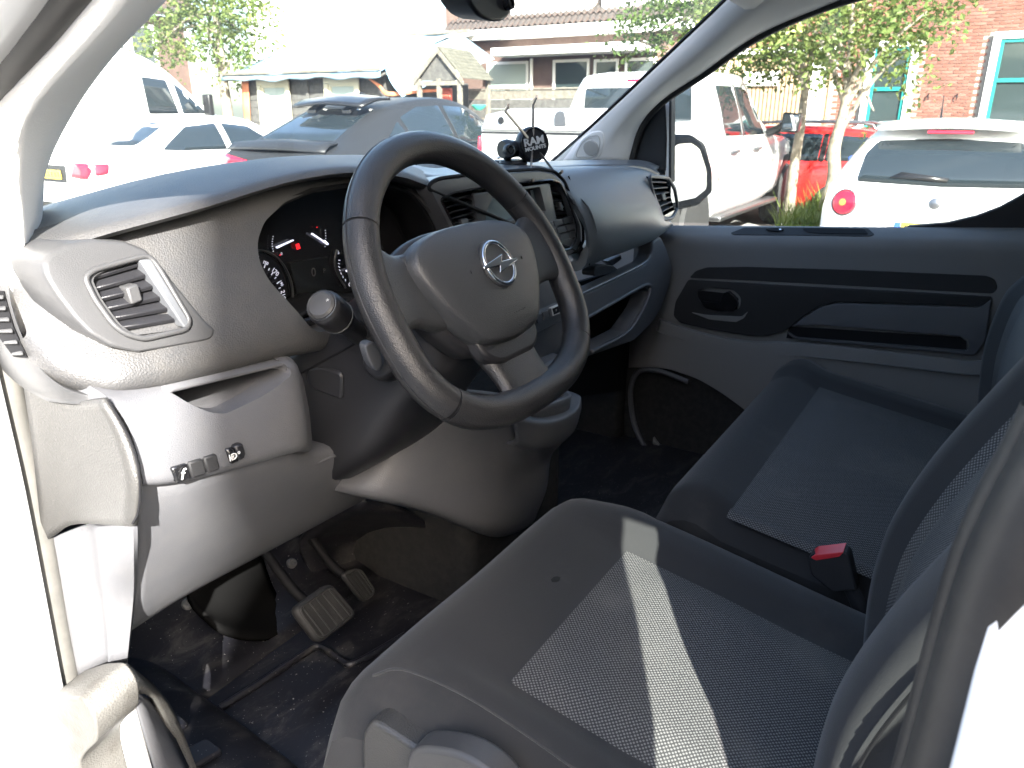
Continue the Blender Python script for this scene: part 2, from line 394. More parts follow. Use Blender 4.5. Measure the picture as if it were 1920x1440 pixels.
# ---- windscreen
WS_B = [V(-.70, .99, 1.40), V(-.42, 1.13, 1.385), V(0, 1.18, 1.38), V(.42, 1.13, 1.385), V(.735, 1.02, 1.40)]
WS_T = [V(-.56, .54, 1.77), V(-.36, .58, 1.80), V(0, .60, 1.81), V(.36, .58, 1.80), V(.58, .54, 1.77)]
sheet('windscreen', [WS_B, [b.lerp(t, .5)+V(0, .03, .012) for b, t in zip(WS_B, WS_T)], WS_T], 'windscreen_glass', van, 5, 6)
tube('header_rail', [V(-.60, .50, 1.775), V(-.3, .545, 1.815), V(.3, .545, 1.815), V(.60, .50, 1.775)], .035, 'pillar_trim', van, 10, 5)

# ---- far front pillar: pale trim, black seal, tweeter
PW = [(1030, 310, .735), (1100, 248, .715), (1200, 155, .68), (1290, 70, .65), (1375, -12, .615), (1470, -110, .59)]
PI = [(1180, 306, .790), (1200, 238, .783), (1240, 190, .775), (1313, 141, .765), (1423, 66, .755), (1580, 0, .745)]
rw = [at(u, v, x=x) for u, v, x in PW]; ri = [at(u, v, x=x) for u, v, x in PI]
mid = [a.lerp(b, .5)+V(-.030, -.03, .004) for a, b in zip(rw, ri)]
fp = sheet('front_pillar', [rw, [a.lerp(b, .2)+V(-.016, -.022, .003) for a, b in zip(rw, ri)], mid, [a.lerp(b, .85)+V(-.020, -.012, 0) for a, b in zip(rw, ri)], ri], 'pillar_trim', van, 5, 4, t=.02, off=1)
tube('pillar_seal', [p+V(.006, 0, 0) for p in ri]+[V(.742, .12, 1.80), V(.74, -.06, 1.80)], .011, 'rubber', van, 8, 6)
tube('windscreen_seal', [p+V(.002, .004, .002) for p in rw], .0045, 'deep_black', van, 6, 5)
# tweeter pod on the pillar
mat('mesh_grey', (.42, .41, .39), .6, bump=(1400, 1.0))
tw = onto(fp, ((1072, 300), (1078, 282), (1092, 258), (1110, 247), (1130, 244), (1134, 262), (1128, 288), (1118, 300)), .003)
nrm = (tw[4]-tw[0]).cross(tw[6]-tw[0]).normalized()
if nrm.dot(CAM-tw[0]) < 0: nrm = -nrm
pod = prism('tweeter_pod', tw, -nrm*.02, 'pillar_trim', van, .003, 3, r=.012)
tw2 = [(sum(tw, V(0, 0, 0))/8).lerp(p, .74)+nrm*.0035 for p in tw]
tube('pod_groove', rnd(tw2, .008, 4), .0012, 'mesh_grey', pod, 6, 1, closed=True)
c = onto(fp, ((1109, 277),), .004)[0]
lathe('tweeter_grille', [(.0001, .003), (.019, .002), (.0205, 0), (.0205, -.01)], 'mesh_grey', pod, 28, c, aim(nrm))

# ---- near front pillar and white body frame round the driver door opening
lw = [at(245, 0, y=.70), at(170, 85, y=.76), at(105, 180, y=.83), at(48, 300, y=.92), at(33, 400, y=.98)]
lw = [at(330, -95, y=.64)]+lw+[V(-.72, 1.0, 1.36)]
OX = -.775     # plane of the driver door opening
def OP(u, v, dx=0): return at(u, v, x=OX+dx)
ls = [OP(240, -130), OP(150, 0), OP(0, 190), OP(-20, 330), OP(-5, 470), OP(8, 590), OP(14, 640)]
sheet('front_pillar', [lw, [a.lerp(b, .5)+V(.0, -.012, .010) for a, b in zip(lw, ls)], ls], 'pillar_trim', van, 5, 5, t=.02, off=-1)
tube('windscreen_seal', lw, .004, 'deep_black', van, 6, 4)
# rubber seal and white flange of the door opening
sl = [OP(330, -330), OP(210, -150), OP(90, 10), OP(-45, 190), OP(-50, 330), OP(-30, 480), OP(0, 640), OP(22, 740), OP(58, 900), OP(96, 1100), OP(122, 1240), OP(160, 1440), OP(178, 1600)]
tube('door_seal', sl[:6], [.022, .022, .021, .019, .016, .013], 'rubber_soft', van, 12, 6)
tube('door_seal', sl[5:], .0125, 'rubber_sunlit', van, 12, 6)
fl = [p+V(-.012, -.004, .0) for p in sl]
sheet('door_frame', [fl, [p+V(-.05, .02, .01) for p in fl], [p+V(-.06, .16, .02) for p in fl]], 'white_paint', van, 4, 3, t=.012)
# rear edge of the opening: seal with its flange, white body outside
bpth = [at(u, v, x=OX) for u, v in ((2050, 790), (2010, 862), (1938, 988), (1874, 1138), (1782, 1440), (1720, 1640))]
tube('door_seal', bpth, .0180, 'rubber_soft', van, 12, 6)
b2 = [p+V(.016, .014, -.004) for p in bpth]
tube('seal_lip', b2, .008, 'rubber_soft', van, 10, 6)
sheet('centre_pillar', [[p+V(.022, -.012, 0) for p in bpth], [p+V(-.002, -.022, 0) for p in bpth], [p+V(-.03, -.030, 0) for p in bpth]], 'white_paint', van, 4, 4, t=.004)
for k in range(11):       # stud row in the flange
    f = .36+k*.052+random.uniform(-.012, .012)
    i = f*(len(bpth)-1); j = int(i); p = bpth[min(j, 4)].lerp(bpth[min(j+1, 5)], i-j)
    lathe('stud', [(.0006, 0), (.0004, .0003), (.0001, .0004)], 'plug_grey', van, 8, p+V(-.0150, -.003, 0), aim((-1, .2, .1)))

# ---- far door window, frame and lower door panel
GX = .845
def ztop(y): return 1.262+(.72-y)*.070
def dprof(y):
    z = ztop(y)
    return [V(GX, y, z-.004), V(.826, y, z), V(.798, y, z-.012), V(.778, y, z-.030), V(.773, y, z-.075), V(.776, y, 1.06), V(.780, y, .95), V(.776, y, .62)]
ys = [.80, .60, .35, .10, -.10, -.45]
door = sheet('passenger_door', [list(r) for r in zip(*[dprof(y) for y in ys])], 'door_grey', van, 3, 4, t=.035, off=1)
door['label'] = 'dark grey passenger door panel with black trim strip'
gl = [V(GX, .86, 1.26), V(GX, -.02, 1.31), V(GX, -.06, 1.36), V(.77, -.05, 1.78), V(.765, .10, 1.80), V(.775, .35, 1.755), V(.79, .55, 1.645), V(.80, .72, 1.585), V(GX, .86, 1.42)]
new('window_pane', gl, [tuple(range(len(gl)))], 'side_glass', van, 0)
# window corner at the rear and pillar behind it
q = [at(u, v, x=.83) for u, v in ((1700, 424), (1775, 418), (1830, 405), (1875, 388), (1915, 366), (1990, 310), (2100, 200), (2200, 200), (2200, 440), (1700, 432))]
prism('rear_window_frame', q, V(.03, 0, 0), 'black_trim', van, .003)
# mirror triangle and front division post of the window
q = [at(u, v, x=.80) for u, v in ((1176, 310), (1186, 272), (1200, 238), (1222, 206), (1246, 190), (1249, 260), (1247, 322), (1225, 318))]
prism('mirror_triangle', q, V(.03, 0, 0), 'black_trim', van, .004, r=.006)
q = [at(u, v, x=.806) for u, v in ((1246, 192), (1257, 183), (1257, 340), (1247, 335))]
prism('window_post', q, V(.03, 0, 0), 'pillar_trim', van, .002)
q = [at(u, v, x=.804) for u, v in ((1254, 178), (1259, 176), (1258, 342), (1253, 342))]
prism('window_post', q, V(.03, 0, 0), 'rubber', van, .002)
# switch panel let into the door top
def on_sill(pts, lift):
    o = []
    for u, v in pts:
        p = at(u, v, x=.806)
        for _ in range(6): p = at(u, v, z=ztop(p.y)+lift)
        o.append(p)
    return o
sp = prism('switch_panel', onto(door, ((1370, 437), (1396, 427), (1500, 427), (1628, 429), (1640, 440), (1632, 444), (1500, 442), (1376, 441)), .0015), V(.008, 0, -.008), 'door_black', door, .001, r=.004)
prism('grab_recess', onto(door, ((1505, 430), (1518, 429), (1620, 431), (1628, 440), (1540, 439), (1515, 437)), .0024), V(.004, 0, -.004), 'deep_black', sp, 0, r=.003)
prism('window_switch', onto(door, ((1436, 431), (1462, 429), (1470, 433), (1458, 436), (1440, 434)), .004), V(.004, 0, -.004), 'deep_black', sp, .001)
lathe('switch_icon', [(.003, 0), (.0001, .0012)], 'chrome', sp, 10, onto(door, ((1463, 433),), .0045)[0], aim((-.4, 0, 1)))
# long black trim strip
q = AX(.772, (1292, 521), (1304, 508), (1325, 501), (1400, 500), (1600, 506), (1850, 517), (1866, 524), (1871, 540), (1862, 551), (1700, 542), (1500, 531), (1400, 526))
prism('trim_strip', q, V(.02, 0, 0), 'door_black', door, .003, 2, r=.006)
q = AX(.7765, (1286, 519), (1300, 504), (1325, 497), (1400, 496), (1600, 502), (1852, 513), (1870, 521), (1875, 542), (1864, 555), (1700, 547), (1500, 536), (1290, 524))
prism('strip_shadow_gap', q, V(.02, 0, 0), 'deep_black', door, 0, r=.006)
# handle surround sweeping back under the strip
q = AX(.767, (1262, 592), (1266, 566), (1290, 524), (1500, 537), (1700, 547), (1862, 557), (1842, 575), (1700, 570), (1570, 566), (1538, 573), (1500, 598), (1474, 620), (1440, 630), (1405, 630), (1330, 618), (1275, 606))
hs = prism('handle_surround', q, V(.02, 0, 0), 'door_black', door, .004, 3, r=.008)
hole = prism('cutter', AX(.75, (1302, 562), (1304, 546), (1322, 541), (1372, 546), (1386, 560), (1384, 580), (1372, 586), (1322, 582)), V(.036, 0, 0), 'deep_black', None, 0, r=.01)
bake(hs); cut(hs, [hole])
prism('handle_cup', AX(.7745, (1304, 575), (1306, 548), (1322, 542), (1372, 547), (1385, 560), (1382, 583), (1320, 582)), V(.002, 0, 0), 'deep_black', hs, 0)
q = AX(.762, (1312, 563), (1350, 567), (1356, 550), (1366, 546), (1380, 560), (1384, 572), (1376, 583), (1352, 585), (1322, 578))
prism('door_handle', q, V(.012, 0, 0), 'black_gloss', hs, .004, 3, r=.005)
q = AX(.763, (1296, 586), (1325, 591), (1390, 594), (1402, 584), (1394, 597), (1380, 604), (1330, 599))
prism('handle_lip', q, V(.008, 0, 0), 'door_grey', hs, .003, 2, r=.004)
# armrest shelf pocket
q = AX(.764, (1500, 600), (1540, 576), (1570, 569), (1700, 573), (1838, 578), (1860, 560), (1848, 640), (1825, 668), (1800, 664), (1490, 637), (1474, 624))
ap = prism('armrest', q, V(.02, 0, 0), 'door_mid', door, .004, 3, r=.01)
bake(ap)
cut(ap, [prism('cutter', AX(.75, (1472, 624), (1486, 613), (1525, 611), (1660, 621), (1800, 633), (1815, 640), (1817, 656), (1808, 661), (1650, 648), (1490, 636)), V(.042, 0, 0), 'deep_black', None, 0, r=.006)])
prism('armrest_pocket', AX(.7735, (1474, 634), (1480, 612), (1800, 632), (1812, 640), (1812, 660)), V(.003, 0, 0), 'deep_black', ap, 0)
# lower map pocket, standing proud, with its speaker well
pk = [(1236, 596), (1290, 615), (1350, 630), (1420, 640), (1490, 640), (1650, 656), (1800, 674), (1852, 676), (1960, 690)]
r0 = AX(.779, *pk); r1 = [at(u, v+3, x=.752) for u, v in pk]; r2 = [at(u, v+16, x=.746) for u, v in pk]
r3 = [V(.748, p.y, .86) for p in r2]; r4 = [V(.762, p.y, .62) for p in r2]
mp_ = sheet('map_pocket', [r0, r1, r2, r3, r4], 'door_grey', door, 3, 4, t=.03, off=1); bake(mp_)
sw = ((1190, 707), (1184, 742), (1194, 800), (1220, 847), (1253, 867), (1300, 875), (1420, 860), (1410, 800), (1385, 775), (1340, 742), (1300, 718), (1245, 699), (1210, 696))
cut(mp_, [prism('cutter', AX(.71, *sw), V(.066, 0, 0), 'deep_black', None, 0, r=.02)])
prism('pocket_well', AX(.770, (1165, 690), (1440, 690), (1440, 890), (1165, 890)), V(.004, 0, 0), 'carpet', door, 0)
tube('pocket_rim', AX(.741, (1290, 716), (1240, 697), (1206, 694), (1189, 707), (1182, 742), (1191, 800), (1218, 850), (1253, 871), (1300, 880)), .0075, 'door_mid', door, 8, 6)

# ---- outside mirror on the far door
mo = [at(u, v, y=.77) for u, v in ((1254, 268), (1270, 254), (1300, 252), (1324, 268), (1337, 318), (1337, 362), (1312, 386), (1256, 399))]
mh = prism('outside_mirror', mo, V(.01, .10, 0), 'mirror_case', van, .012, 3, r=.02)
mat('mirror_glass', (.9, .92, .93), .015, metal=1)
mi = [at(u, v, y=.766) for u, v in ((1258, 280), (1272, 270), (1296, 268), (1312, 279), (1325, 320), (1325, 354), (1304, 371), (1258, 381))]
prism('mirror_glass', mi, V(.0, .004, 0), 'mirror_glass', mh, 0, r=.016)
tube('mirror_arm', [V(.84, .80, 1.24), V(.90, .82, 1.27), V(.97, .83, 1.29)], .03, 'mirror_case', mh, 10, 5)

# ================================================================ dashboard
# face of the dashboard (grained black), rows from the lip down, columns from the near door to the far door
# left pod
TL = [(14, 520, .768), (60, 482, .748), (120, 468, .730), (210, 441, .720), (377, 395, .720), (533, 348, .722), (660, 326, .722), (760, 334, .722), (800, 348, .722)]
BL = [(40, 640, .716), (90, 700, .686), (185, 738, .656), (260, 738, .644), (400, 708, .640), (560, 668, .645), (660, 650, .65), (760, 640, .65), (830, 630, .65)]
top = [at(u, v, y=y) for u, v, y in TL]; bot = [at(u, v, y=y) for u, v, y in BL]
def mixrow(f, dy): return [a.lerp(b, f)+V(0, dy, 0) for a, b in zip(top, bot)]
und = [p+V(.004, .07, -.012) for p in bot]
df = sheet('dashboard', [[p+V(0, .06, .012) for p in top], top, mixrow(.3, -.004), mixrow(.6, -.010), mixrow(.86, -.012), [p+V(0, .012, -.002) for p in bot], und], 'dash_black', van, 5, 4, t=.03, off=1)
df['label'] = 'grained black upper dashboard with hooded instrument binnacle'
bake(df)
CL = ((472, 520), (468, 486), (478, 450), (500, 415), (545, 380), (600, 358), (660, 349), (745, 347), (785, 362), (815, 400), (840, 470), (860, 560), (640, 566), (560, 603), (540, 612), (522, 604))
clo = AY(.70, *CL)
cut(df, [prism('cutter', [p+V(0, -.14, 0) for p in clo], V(0, .34, 0), 'deep_black', None, 0, r=.008)])

# top pad with the hood over the instruments
LIP = [(20, 500), (66, 474), (120, 462), (210, 434), (377, 388), (533, 341), (640, 323), (710, 325), (753, 331), (783, 341), (800, 347)]
CRE = [(8, 455), (58, 434), (120, 412), (187, 390), (290, 358), (425, 318), (533, 300), (640, 296), (700, 298), (765, 316), (788, 329)]
lip = [at(u, v, y=yy) for (u, v), yy in zip(LIP, (.758, .736, .716, .700)+(.694,)*7)]; cre = [at(u, v, y=yy) for (u, v), yy in zip(CRE, (.86, .84, .82, .81)+(.80,)*7)]
bak = [V(c_.x*.97, 1.14-.5*max(0, abs(c_.x)-.35)**2-.12*max(0, abs(c_.x)-.5), min(c_.z, 1.475)-.045) for c_ in cre]
ulp = [p+V(0, .035, -.004) for p in lip]
hood = sheet('top_pad', [[p+V(0, .06, 0) for p in ulp], ulp, lip, [l_.lerp(c_, .28)+V(0, 0, .004) for l_, c_ in zip(lip, cre)], cre, [c_.lerp(b_, .4)+V(0, 0, .006) for c_, b_ in zip(cre, bak)], bak],
      'dash_black', van, 5, 4, smooth=60)
thick(hood, .004, 1)
# centre and passenger top
CT = [(770, 326, .74), (810, 340, .735), (880, 336, .735), (960, 327, .735), (1040, 320, .735), (1110, 316, .735), (1200, 318, .735), (1232, 330, .735)]
CC = [(750, 314, .86), (800, 320, .86), (880, 315, .86), (960, 309, .86), (1040, 305, .86), (1110, 303.5, .86), (1190, 304, .80), (1222, 314, .77)]
f_ = [at(u, v, y=y) for u, v, y in CT]; c_ = [at(u, v, y=y) for u, v, y in CC]
bk = [V(min(p.x, .72), 1.14-.9*max(0, p.x-.35)**2, p.z-.03) for p in c_]
sheet('top_pad', [[p+V(0, .05, -.03) for p in f_], f_, [a.lerp(b, .35)+V(0, 0, .004) for a, b in zip(f_, c_)], c_, bk], 'dash_smooth', van, 5, 4, t=.004, off=1)
# demister slots along the windscreen foot
for k in range(3):
    a = at(772+4*k, 321-3.2*k, y=.90+.05*k); b = at(880, 318-3.2*k, y=.90+.05*k)
    tube('demister_slat', [a+V(0, 0, .004), a.lerp(b, .5)+V(0, 0, .005), b+V(0, 0, .003)], .0035, 'dash_smooth', van, 6, 4)

# ---- passenger side of the dashboard: airbag cover, round its ends
PT = [(1030, 318, .715), (1062, 320, .712), (1110, 318, .710), (1160, 318, .710), (1205, 320, .712), (1226, 326, .722)]
PM = [(1070, 372, .680), (1085, 375, .672), (1130, 372, .664), (1180, 370, .664), (1222, 368, .675), (1236, 372, .70)]
PN = [(1098, 430, .672), (1106, 440, .662), (1140, 440, .652), (1190, 425, .652), (1232, 414, .665), (1252, 410, .69)]
PB = [(1092, 505, .69), (1106, 498, .69), (1134, 486, .68), (1180, 469, .68), (1225, 450, .69), (1258, 424, .71)]
rows = [[at(u, v, y=y) for u, v, y in r] for r in (PT, PM, PN, PB)]
rows = [[p+V(0, .05, .006) for p in rows[0]]]+rows+[[p+V(0, .10, -.004) for p in rows[-1]]]
ag = sheet('airbag_cover', rows, 'dash_sheen', van, 5, 5, t=.02, off=1)
ag['label'] = 'passenger side airbag panel, its windscreen sheen painted blue grey'
bake(ag)
cut(ag, [prism('cutter', [p+V(0, -.1, 0) for p in AY(.69, (1221, 334), (1250, 338), (1261, 356), (1266, 388), (1257, 404), (1238, 408))], V(0, .14, 0), 'deep_black', None, 0, r=.006)])
tube('panel_seam', [at(u, v, y=y) for u, v, y in ((1066, 330, .699), (1078, 369, .683), (1097, 412, .668), (1108, 453, .668), (1105, 497, .684))], .0016, 'deep_black', van, 6, 5)

def vent(name, quad, nsl, y0, depth, parent, slm='black_trim', tab=None, stag=0, thickn=.004, tilt=.35, fn=None):
    """air vent: housing behind an opening (quad tl,tr,br,bl in pixels), horizontal slats with a thumb tab, upright vanes behind"""
    tl, tr, br, bl = [(fn(u, v, y0) if fn else at(u, v, y=y0)) for u, v in quad]
    back = [p+V(0, depth, 0) for p in (tl, tr, br, bl)]
    cc = (tl+tr+br+bl)/4
    big = [cc+(p-cc)*1.18+V(0, depth, 0) for p in (tl, tr, br, bl)]
    fr = [cc+(p-cc)*1.10+V(0, .004, 0) for p in (tl, tr, br, bl)]
    hs = new(name, fr+big, [(0, 4, 5, 1), (1, 5, 6, 2), (2, 6, 7, 3), (3, 7, 4, 0), (4, 7, 6, 5)], 'deep_black', parent, 0)
    for k in range(nsl):
        f = (k+.5)/nsl
        a = tl.lerp(bl, f); b = tr.lerp(br, f)
        d = V(0, .022, .022*tilt); n_ = V(0, -thickn*tilt*.5, thickn*.5)
        prism('slat', [a+V(0, .003, 0)-n_, a+V(0, .003, 0)+n_, a+d+n_, a+d-n_], b-a, slm, hs, .0008, 1)
    for k in range(4):
        f = (k+.7)/4.4
        a = tl.lerp(tr, f)+V(0, depth*.55, 0); b = bl.lerp(br, f)+V(0, depth*.55, 0)
        prism('vane', [a, a+V(.0015, 0, 0), a+V(.0015, .012, 0), a+V(0, .012, 0)], b-a, slm, hs, 0)
    if tab:
        fx, fy = tab; p = tl.lerp(tr, fx).lerp(bl.lerp(br, fx), fy)
        wv = (tr-tl)*.11; hv = V(0, 0, .008)
        prism('thumb_tab', [p-wv-hv+V(0, -.006, 0), p+wv-hv+V(0, -.006, 0), p+wv+hv+V(0, -.002, 0), p-wv+hv+V(0, -.002, 0)], V(0, .016, 0), 'pod_black', hs, .002)
    return hs
vr = vent('air_vent', ((1221, 335), (1251, 338), (1265, 392), (1237, 407)), 6, .69, .05, van, 'dash_smooth', (.45, .5), thickn=.003, tilt=.2)
vr['label'] = 'air vent at the passenger door end of the dashboard'
rim = [at(u, v, y=.684) for u, v in ((1217, 330), (1252, 333), (1265, 354), (1271, 390), (1260, 409), (1234, 414))]
rr_ = rnd(rim, .012, 5)
tube('vent_rim', rr_, .0045, 'dash_smooth', vr, 8, 1, closed=True)

# ---- centre stack: facia with two vents and a radio
FO = [(806, 352), (812, 344), (826, 338), (915, 327), (1010, 321), (1036, 325), (1054, 341), (1070, 378), (1089, 424), (1090, 452), (1080, 470), (1050, 490), (960, 500), (870, 480)]
fo = AY(.684, *FO)
fac = prism('centre_facia', fo, V(0, .05, 0), 'dash_smooth', van, .008, 4, r=.012)
fac['label'] = 'satin grey centre stack facia'
bake(fac)
RO = [(826, 374), (850, 362), (915, 349), (1035, 337), (1050, 344), (1064, 372), (1080, 420), (1081, 448), (1070, 466), (1000, 480), (880, 478)]
cut(fac, [prism('cutter', [p+V(0, -.1, 0) for p in AY(.684, *RO)], V(0, .14, 0), 'deep_black', None, 0, r=.006)])
tube('facia_trim', rnd(AY(.681, *RO), .006, 4), .0018, 'black_gloss', fac, 6, 1, closed=True)
tube('facia_gap', rnd(AY(.686, *[(802, 354), (809, 341), (826, 334), (915, 323), (1010, 317), (1039, 321), (1058, 339), (1074, 377), (1093, 424), (1094, 453), (1083, 472)]), .01, 4), .003, 'deep_black', fac, 6, 1, closed=True)
prism('facia_back', AY(.73, *[(815, 365), (1050, 330), (1095, 470), (990, 500), (850, 500)]), V(0, .01, 0), 'deep_black', fac, 0)
v1 = vent('air_vent', ((829, 374), (886, 361), (904, 424), (851, 440)), 6, .690, .035, van, 'black_trim', (.42, .78), thickn=.003, tilt=.2)
v1['label'] = 'air vent between steering wheel and radio'
v2 = vent('air_vent', ((1032, 342), (1049, 346), (1076, 440), (1050, 447)), 8, .690, .035, van, 'black_trim', (.5, .42), thickn=.003, tilt=.2)
v2['label'] = 'tall narrow air vent beside the phone holder'
# radio body
rb = prism('radio', AY(.688, (888, 363), (1031, 343), (1052, 448), (1078, 446), (1078, 462), (1060, 470), (1000, 482), (905, 478)), V(0, .03, 0), 'dash_smooth', van, .003, 2, r=.004)
rb['label'] = 'grey radio unit with small display and buttons'
bake(rb)
cut(rb, [prism('cutter', [p+V(0, -.1, 0) for p in AY(.688, (925, 366), (1012, 350), (1024, 396), (925, 424), (905, 415))], V(0, .116, 0), 'deep_black', None, 0, r=.004)])
prism('display', AY(.7035, (918, 360), (1018, 345), (1030, 400), (908, 430)), V(0, .004, 0), 'screen', rb, 0)
prism('display_frame', AY(.7025, (984, 348), (992, 347), (1004, 402), (996, 404)), V(0, .004, 0), 'deep_black', rb, 0)
prism('display_frame', AY(.7028, (908, 366), (1016, 343), (1018, 352), (910, 374)), V(0, .004, 0), 'deep_black', rb, 0)
for j in range(3):
    for i in range(7):
        u = 948+i*18+j*6; v = 437-i*4.6+j*13
        prism('radio_button', AY(.6865, (u, v), (u+16, v-4), (u+19, v+7), (u+3, v+11)), V(0, .006, 0), 'dash_smooth', rb, .0008, 1)

# ---- instrument cluster in the binnacle
cl = prism('instrument_cluster', AY(.775, *[(440, 560), (448, 470), (480, 400), (560, 350), (660, 330), (800, 340), (860, 420), (880, 600), (600, 640), (500, 650)]), V(0, .01, 0), 'black_gloss', van, 0)
cl['label'] = 'black instrument cluster with white gauge needles'
sheet('binnacle_tunnel', [[p+V(0, .012, 0) for p in clo+clo[:1]], [p+V(0, .03, -.001) for p in clo+clo[:1]], [p+V(0, .08, 0) for p in clo+clo[:1]]], 'deep_black', van, 1, 2, t=.006, off=0)
GY = .772
def gp(u, v, dy=0): return at(u, v, y=GY+dy)
def needle(u0, v0, u1, v1, m='needle', wd=.0011):
    a, b = gp(u0, v0), gp(u1, v1); d = (b-a).normalized(); s = d.cross(V(0, 1, 0))*wd
    prism('needle', [a-s, a+s, b+s*.6, b-s*.6], V(0, -.003, 0), m, cl, 0)
needle(483, 542, 497, 524, wd=.0016); needle(517, 464, 548, 450); needle(583, 438, 612, 457); needle(606, 452, 613, 458, wd=.0018); needle(648, 508, 662, 504, wd=.0014)
def glyph(s, u, v, size, ang=0, m='numeral'):
    text('numeral', s, gp(u, v, -.001), FACE @ Matrix.Rotation(R(ang), 3, 'Z'), size, m, cl)
for s, u, v, sz, an in (('130', 477, 484, .0095, 0), ('150', 498, 493, .0058, -28), ('170', 516, 510, .0085, -48), ('190', 527, 531, .0058, -66), ('210', 531, 553, .0085, -86), ('2', 634, 473, .008, 25), ('C', 656, 533, .008, -60)):
    glyph(s, u, v, sz, an)
glyph('0', 588, 511, .017, 0, 'lcd_text'); glyph('P', 608, 508, .009, 0, 'lcd_text')
glyph('0', 528, 476, .005, 0)
def tick(u, v, L, ang, m='numeral', wd=.0006):
    c_ = gp(u, v, -.001); d = V(math.cos(R(ang)), 0, math.sin(R(ang)))*L; s = V(-d.z, 0, d.x).normalized()*wd
    prism('tick', [c_-d-s, c_-d+s, c_+d+s, c_+d-s], V(0, -.0008, 0), m, cl, 0)
for u, v, L, a in ((478, 491, .0022, 90), (486, 494, .0015, 75), (496, 499, .0022, 60), (504, 505, .0015, 50), (510, 513, .0022, 42), (516, 521, .0015, 30), (521, 530, .0022, 20), (524, 540, .0015, 8), (525, 550, .0022, -5), (524, 560, .0015, -12)):
    tick(u, v, L, a)
for k in range(7):
    tick(512-2*math.sin(k*.5), 471-k*4.6, .0006, 0)
    tick(609+1.5*math.sin(k*.45), 462-k*5.0, .0006, 0)
    tick(636-1.4*k+k*k*.55, 488+k*6.2, .0016, 165-k*12)
lathe('warning_lamp', [(.003, .0006), (.0001, .001)], 'red_lamp', cl, 10, gp(558, 462), aim((0, -1, 0)))
prism('warning_lamp', [gp(554, 458, -.001), gp(560, 456, -.001), gp(563, 466, -.001), gp(556, 468, -.001)], V(0, -.0008, 0), 'red_lamp', cl, 0)
tick(473, 508, .002, 40, 'red_lamp'); tick(525, 478, .001, 40, 'red_lamp'); tick(594, 426, .0008, 40, 'red_lamp')
prism('trip_display', AY(GY+.001, (542, 492), (612, 480), (628, 540), (556, 556)), V(0, -.002, 0), 'lcd', cl, .001)
for pth in (((470, 470), (500, 472), (528, 492), (546, 530), (548, 570), (535, 600)), ((632, 468), (628, 490), (634, 515), (648, 540))):
    tube('gauge_ring', [gp(u, v, -.001) for u, v in pth], .0016, 'dark_metal', cl, 6, 5)
tube('binnacle_lip', [p+V(0, .004, 0) for p in AY(.666, (521, 606), (545, 613), (600, 598), (650, 570))], .006, 'black_gloss', van, 8, 5)

# ---- left end: big vent pod
VP = [(80, 492), (92, 476), (128, 458), (178, 449), (235, 452), (276, 468), (296, 490), (345, 550), (388, 603), (406, 617), (402, 634), (388, 640), (330, 650), (262, 662), (212, 652), (170, 628), (140, 598), (108, 556), (86, 520)]
def pv(u, v, off=0): return atp(u, v, .704, 1.44, .47, off)
vp = [pv(u, v, -.010) for u, v in VP]
pod = prism('vent_surround', vp, V(0, .06, 0), 'pod_black', van, .006, 3, r=.004)
pod['label'] = 'satin vent surround at the driver door end'
bake(pod)
VO = [(160, 520), (178, 508), (272, 482), (284, 486), (352, 600), (346, 616), (270, 632), (236, 622), (214, 606), (180, 560)]
cutv = [pv(u, v) for u, v in VO]
cut(pod, [prism('cutter', [p+V(0, -.1, 0) for p in cutv], V(0, .2, 0), 'deep_black', None, 0, r=.006)])
cut(df, [prism('cutter', [p+V(0, -.1, 0) for p in cutv], V(0, .25, 0), 'deep_black', None, 0, r=.006)])
vl = vent('air_vent', ((164, 517), (268, 484), (345, 612), (232, 628)), 6, -.008, .05, van, 'black_trim', (.5, .42), thickn=.0042, tilt=.45, fn=pv)
vl['label'] = 'large dusty air vent beside the driver door'
tube('vent_lip', rnd([pv(u, v, -.012) for u, v in [(158, 521), (176, 506), (270, 480), (284, 484), (300, 506), (356, 600), (350, 618), (270, 636), (234, 626), (212, 609), (178, 562)]], .006, 4), .0028, 'pod_black', vl, 8, 1, closed=True)
q = [pv(u, v, -.014) for u, v in ((262, 488), (284, 485), (362, 612), (346, 616))]
prism('vent_cheek', q, V(0, .02, 0), 'dash_smooth', vl, .002)  # paler plastic puts the sunlit look of this edge into its colour
# demister in the dashboard end cap
EO = [(-70, 492), (-60, 556), (-44, 612), (-14, 672), (36, 722), (88, 752)]
EI = [(14, 506, .768), (19, 560, .744), (38, 622, .722), (68, 682, .700), (122, 728, .674), (196, 750, .652)]
eo = [at(u, v, x=-.782) for u, v in EO]; ei = [at(u, v, y=y) for u, v, y in EI]
ec = sheet('end_cap', [eo, [a.lerp(b, .5)+V(-.004, -.010, 0) for a, b in zip(eo, ei)], ei, [p+V(.004, .02, 0) for p in ei]], 'pod_black', van, 5, 4)
def ecp(f, g, off):      # f across (0 outer, 1 inner), g down the cap
    i = min(int(g), 4); t = g-i; a = eo[i].lerp(eo[i+1], t); b = ei[i].lerp(ei[i+1], t)
    return a.lerp(b, f)+V(-.004, -.010, 0)*(4*f*(1-f))+V(-off*.6, -off, 0)
prism('demister', [ecp(.30, .7, .006), ecp(.88, .7, .005), ecp(.90, 1.8, .005), ecp(.90, 2.75, .005), ecp(.6, 2.7, .006), ecp(.4, 1.8, .007)], V(.002, .003, 0), 'deep_black', ec, 0)
for k in range(6):
    g = .85+k*.34; f0 = .32+.06*k
    prism('slat', [ecp(f0, g, .011), ecp(.88, g-.06, .010), ecp(.88, g+.08, .010), ecp(f0, g+.08, .011)], V(.002, .004, 0), 'pod_black', ec, .001, 1)

